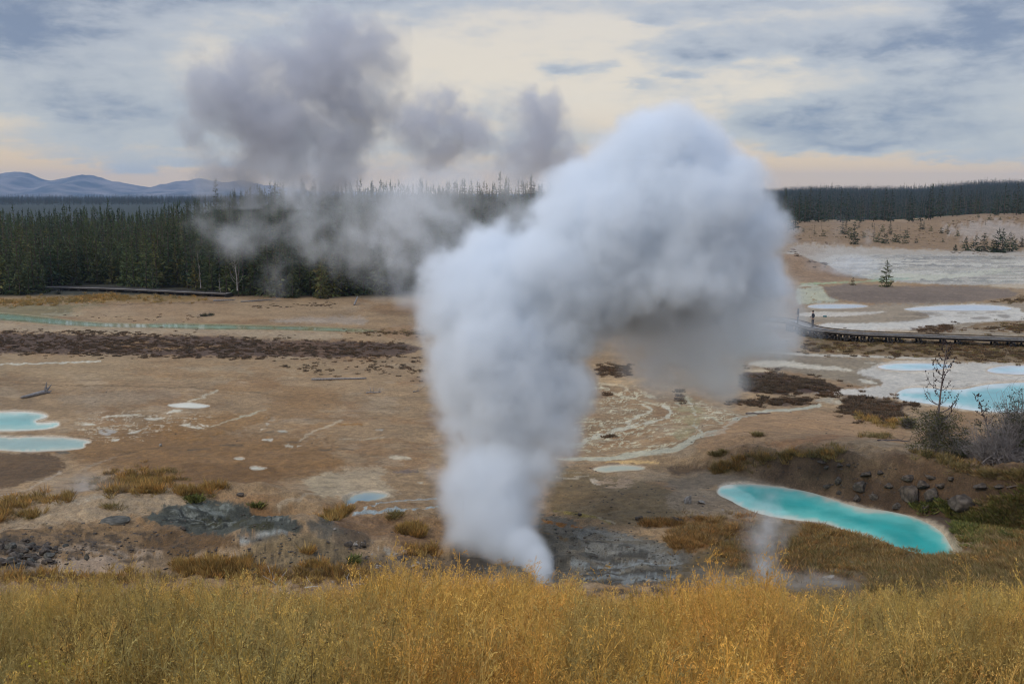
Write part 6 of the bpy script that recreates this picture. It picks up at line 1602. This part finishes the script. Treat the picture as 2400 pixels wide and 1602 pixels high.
dg = bpy.context.evaluated_depsgraph_get(); cm = bpy.data.meshes.new_from_object(core.evaluated_get(dg)); core.modifiers.clear(); core.data = cm; keep_largest(cm); cm.name = 'core'; cm.materials.clear(); cm.materials.append(WHITE_STEAM); cm.shade_smooth()
# torn wisps drifting left from the plume, in front of the wood
drift = [B(1010, 560, 120, 47, fy=.8), B(1000, 690, 80, 44), B(960, 760, 50, 44), B(1010, 820, 60, 43), B(880, 630, 60, 52), B(1000, 950, 50, 42), B(1090, 520, 80, 46), B(930, 600, 70, 50), B(1160, 500, 70, 46), B(1000, 470, 70, 52), B(1190, 470, 60, 46), B(900, 520, 80, 56), B(960, 660, 60, 46)]
w1_ = steam('steam_wisp', drift, steam_mat('drifting_steam', .55), 1.3, 2.4, 1.8, .14, hole=.2); tag(w1_, 'torn thin steam pulling left from the big plume across the wood', 'steam', None, 'thing')
wood_s = [B(700, 480, 120, 118, fy=.6), B(590, 510, 80, 120, fy=.6), B(640, 610, 50, 118), B(700, 570, 60, 118), B(770, 590, 66, 117), B(830, 556, 80, 116), B(860, 480, 90, 115), B(660, 445, 80, 118), B(940, 480, 90, 110), B(1050, 460, 90, 108), B(640, 640, 34, 118), B(540, 550, 60, 120), B(960, 430, 70, 116), B(1160, 440, 70, 112), B(760, 430, 60, 118), B(900, 590, 60, 112), B(480, 520, 50, 120, .8)]
w2_ = steam('steam_wisp', wood_s, steam_mat('woodside_steam', .24), 3.0, 5.0, 4.2, .36, hole=.22, lift=.5); tag(w2_, 'ragged beige steam drifting in front of the left wood', 'steam', None, 'thing')
sk = [B(690, 230, 140, 150), B(600, 280, 120, 150), B(770, 260, 120, 150), B(760, 130, 95, 150), B(640, 160, 90, 150), B(830, 170, 85, 150), B(540, 240, 90, 150, .9), B(640, 360, 120, 150, fz=.7), B(740, 330, 110, 150), B(800, 90, 55, 150), B(860, 120, 50, 150, .8), B(500, 180, 60, 150, .8), B(570, 380, 80, 150, .8), B(850, 240, 80, 150, .9)]
w3_ = steam('steam_cloud', sk, steam_mat('high_steam_grey', .40, (.77, .778, .815), .1), 5.4, 8.5, 5.0, .36, hole=.13, lift=2.2, detail=8); tag(w3_, 'large dark grey steam cloud in the sky above the left wood', 'steam', None, 'thing')  # shade of the high clouds put into the colour: steam itself is white
sk2 = [B(1000, 260, 66, 140), B(980, 300, 66, 140), B(1050, 310, 50, 140), B(1020, 360, 60, 140, .8)]
w4_ = steam('steam_cloud', sk2, steam_mat('high_steam_shaded_b', .46, (.77, .778, .815), .1), 3.6, 6., 3.4, .32, hole=.13, lift=1.6); tag(w4_, 'small dark steam cloud between the large one and the plume', 'steam', None, 'thing')
sk3 = [B(1240, 280, 72, 130), B(1180, 300, 60, 130), B(1260, 340, 74, 130), B(1200, 360, 60, 130, .8), B(1130, 310, 44, 130, .8), B(1290, 300, 40, 130)]
w5_ = steam('steam_cloud', sk3, steam_mat('high_steam_shaded_c', .46, (.77, .778, .815), .1), 3.6, 6., 3.4, .32, hole=.13, lift=1.6); tag(w5_, 'dark steam cloud touching the left shoulder of the plume', 'steam', None, 'thing')
# small fumaroles
fr1 = [B(1762, 1350, 56, 35.4, fx=1.5), B(1740, 1300, 50, 35.8), B(1748, 1250, 50, 36.2), B(1765, 1205, 44, 36.6, .8), B(1750, 1170, 36, 37, .6), B(1870, 1362, 50, 35, .7, fx=2), B(1660, 1362, 44, 35.2, .6, fx=2)]
s1 = steam('steam_wisp', fr1, steam_mat('fumarole_near', 1.5), .55, 1.1, 1.3, .07, hole=.3, lift=.28); tag(s1, 'thin steam rising from behind the golden grass at right', 'steam', None, 'thing')
fr2 = [B(365, 1195, 46, 44.5, fx=1.5), B(330, 1180, 46, 44.8), B(420, 1175, 40, 45), B(200, 1130, 70, 46, .6, fx=1.6), B(300, 1150, 50, 45, .6)]
s2 = steam('steam_wisp', fr2, steam_mat('fumarole_left', .6), .4, 1.0, 1.2, .08, hole=.3); tag(s2, 'faint steam over the dark hollow of the near left mound', 'steam', None, 'thing')
fr3 = [B(1975, 590, 15, 175), B(1978, 570, 14, 175), B(1985, 550, 18, 175), B(1990, 535, 16, 175), B(1960, 610, 40, 175, .8, fx=2)]
s3 = steam('steam_wisp', fr3, steam_mat('far_fumarole', .28), .9, 1.6, 1.6, .2, hole=.28); tag(s3, 'thin white steam column rising from the far grey lake', 'steam', None, 'thing')
fr4 = [B(1915, 570, 34, 178), B(1920, 525, 24, 178), B(1925, 505, 20, 178, .8), B(1900, 605, 44, 178, fx=1.6)]
s4 = steam('steam_wisp', fr4, steam_mat('far_fumarole_b', .09), 1.2, 2.4, 2.2, .25, hole=.25); tag(s4, 'faint broad steam left of the far white column', 'steam', None, 'thing')

# ------------------------------------------------------------------ sky, sun, air
SUN_EL, SUN_AZ = math.radians(38), math.radians(-128)
w = bpy.data.worlds.new('World'); sc.world = w; w.use_nodes = True; nt = w.node_tree
bg = nt.nodes['Background']; outw = nt.nodes['World Output']
sky = nt.nodes.new('ShaderNodeTexSky'); sky.sky_type = 'NISHITA'; sky.sun_disc = False; sky.sun_elevation = SUN_EL; sky.sun_rotation = SUN_AZ
sky.air_density = 1.0; sky.dust_density = 2.0; sky.altitude = 2300
tc = nt.nodes.new('ShaderNodeTexCoord').outputs['Generated']
sx = nt.nodes.new('ShaderNodeSeparateXYZ'); nt.links.new(tc, sx.inputs[0])
dx, dy, dz = (X(nt, sx.outputs[i]) for i in range(3))
hd = (dx * dx + dy * dy).sqrt().max(.001)
el = dz / hd; az = dx._m('ARCTAN2', dy)
wv = xvec(nt, az * 8., el * 24., 0.); wv2 = xvec(nt, az * 22., el * 70., 3.)
nA = xnoise(nt, wv, 1., 7, .58); nB = xnoise(nt, xvec(nt, az * 8. + 5., el * 26., 1.), 1., 7, .58); nC = xnoise(nt, wv2, 1., 5, .6)
waz = az + (nA - .5) * .16 + (nC - .5) * .05; wel = el + (nB - .5) * .05 + (nC - .5) * .018


def D2A(x, y):  # photo point in the sky -> azimuth, tangent of elevation
    a, b, c = ray(x * 1.02171, y * 1.02171); return float(math.atan2(a, b)), float(c / math.hypot(a, b))


def cloud(x, y, rx, ry, s, hard=1.):
    a0, e0 = D2A(x, y); a1, _ = D2A(x + rx, y); _, e1 = D2A(x, y - ry)
    u = (waz - a0) / abs(a1 - a0); v = (wel - e0) / abs(e1 - e0)
    d2 = u * u + v * v
    return ((d2 * -hard).exp()) * s


tot = None
for c in [(-60, 60, 420, 120, .95), (420, 10, 500, 55, .5), (900, -10, 600, 40, .45), (200, 215, 330, 75, .42), (60, 250, 300, 36, .4), (420, 300, 300, 60, .4), (120, 330, 380, 26, .35),
          (340, 368, 330, 14, .35), (1480, 44, 75, 16, .45), (1900, 95, 420, 55, .75), (2330, 40, 260, 120, .75), (2250, 170, 330, 60, .45), (1760, 8, 300, 26, .5), (1340, 160, 42, 24, .55), (1580, 172, 45, 14, .5),
          (1460, 208, 66, 14, .45), (1960, 262, 300, 62, .85), (1970, 328, 250, 20, .5), (2290, 300, 220, 60, .4), (2170, 366, 110, 12, .35), (2320, 350, 120, 20, .35), (1760, 300, 130, 36, .25), (1130, 225, 70, 40, .25),
          (1250, 330, 260, 60, .35), (880, 330, 300, 70, .35), (700, 90, 120, 40, .2)]:
    k = cloud(*c); tot = k if tot is None else tot + k
tot = tot * (nB.step(.2, .75, .75, 1.25))
hi = el.step(.17, .42)                      # overcast deck overhead, above the frame
fine = nA.step(.42, .72) * .34 * el.step(.012, .09)
nD = xnoise(nt, xvec(nt, az * 26., el * 62., 7.), 1., 9, .62, .4)
nE = xnoise(nt, xvec(nt, az * 11. + 3., el * 40., 2.), 1., 9, .6, .3)
m = (tot * (nD.step(.25, .75, .84, 1.16)) + (nE - .5) * .38 * el.step(.01, .06) + (nD - .5) * .12 * el.step(.02, .1) + fine + hi * .55 * nA.step(.2, .6, .6, 1.))
lowc = xmix(nt, el.step(.012, .095), lin((246, 212, 160)), lin((239, 227, 206)))
lowc = xmix(nt, el.step(.10, .24), lowc, lin((224, 220, 214)))
backs = dy.step(.1, -.5)
lowc = xmix(nt, backs, lowc, lin((176, 186, 200)))
c1 = xmix(nt, m.step(.05, .60), lowc, xmix(nt, el.step(.0, .2), lin((194, 197, 196)), lin((192, 197, 204))))
c2 = xmix(nt, m.step(.50, 1.25), c1, lin((130, 143, 165)))
blue = nt.nodes.new('ShaderNodeVectorMath'); blue.operation = 'SCALE'; blue.inputs[3].default_value = 1.; nt.links.new(sky.outputs[0], blue.inputs[0])
# thin cover lets some of the clear sky through
SKY_STRENGTH = .10
scl = nt.nodes.new('ShaderNodeVectorMath'); scl.operation = 'SCALE'; scl.inputs[3].default_value = 1 / SKY_STRENGTH
zen = el.step(.26, .9); c2 = xmix(nt, zen, c2, (.73, .88, 1.17)); nt.links.new(c2, scl.inputs[0])   # bright high overcast straight above
fin = xmix(nt, .12, scl.outputs[0], blue.outputs[0])
fin = xmix(nt, el.step(-.02, -.0), fin, tuple(np.array(lin((150, 130, 108))) / SKY_STRENGTH * .5)) if False else fin
nt.links.new(fin, bg.inputs['Color']); bg.inputs['Strength'].default_value = SKY_STRENGTH
sl = bpy.data.lights.new('sun', 'SUN'); sl.energy = 1.5; sl.angle = math.radians(14); sl.color = (1, .93, .82)
so = bpy.data.objects.new('sun', sl); ROOT.objects.link(so)
dv = Vector((math.sin(SUN_AZ) * math.cos(SUN_EL), math.cos(SUN_AZ) * math.cos(SUN_EL), math.sin(SUN_EL)))
so.rotation_euler = dv.to_track_quat('Z', 'Y').to_euler(); so.location = (-40, -40, 60)

hz = MB(); hz.box((0, 3400, 70), (12000, 9400, 180)); haze = hz.build('haze')
hm = bpy.data.materials.new('thin_air'); hm.use_nodes = True; nt = hm.node_tree; nt.nodes.clear()
pv = nt.nodes.new('ShaderNodeVolumePrincipled'); mo = nt.nodes.new('ShaderNodeOutputMaterial'); nt.links.new(pv.outputs[0], mo.inputs['Volume'])
pv.inputs['Density'].default_value = 1.0e-4; pv.inputs['Color'].default_value = (.46, .64, .95, 1); pv.inputs['Anisotropy'].default_value = .1
hm.cycles.homogeneous_volume = True; haze.data.materials.append(hm)
tag(haze, 'thin bluish air over the whole basin', None, None, 'stuff')

sc.cycles.volume_bounces = 14; sc.cycles.max_bounces = 16; sc.cycles.diffuse_bounces = 3; sc.cycles.glossy_bounces = 3; sc.cycles.transparent_max_bounces = 16
sc.cycles.use_denoising = True; sc.cycles.denoising_prefilter = 'ACCURATE'; sc.cycles.filter_width = 1.15; sc.cycles.use_adaptive_sampling = True; sc.cycles.adaptive_threshold = .012; sc.cycles.volume_step_rate = 1.0; sc.cycles.volume_max_steps = 512
sc.cycles.sample_clamp_indirect = 8
sc.view_settings.view_transform = 'Standard'; sc.view_settings.look = 'None'; sc.view_settings.exposure = 0.0; sc.view_settings.gamma = 1
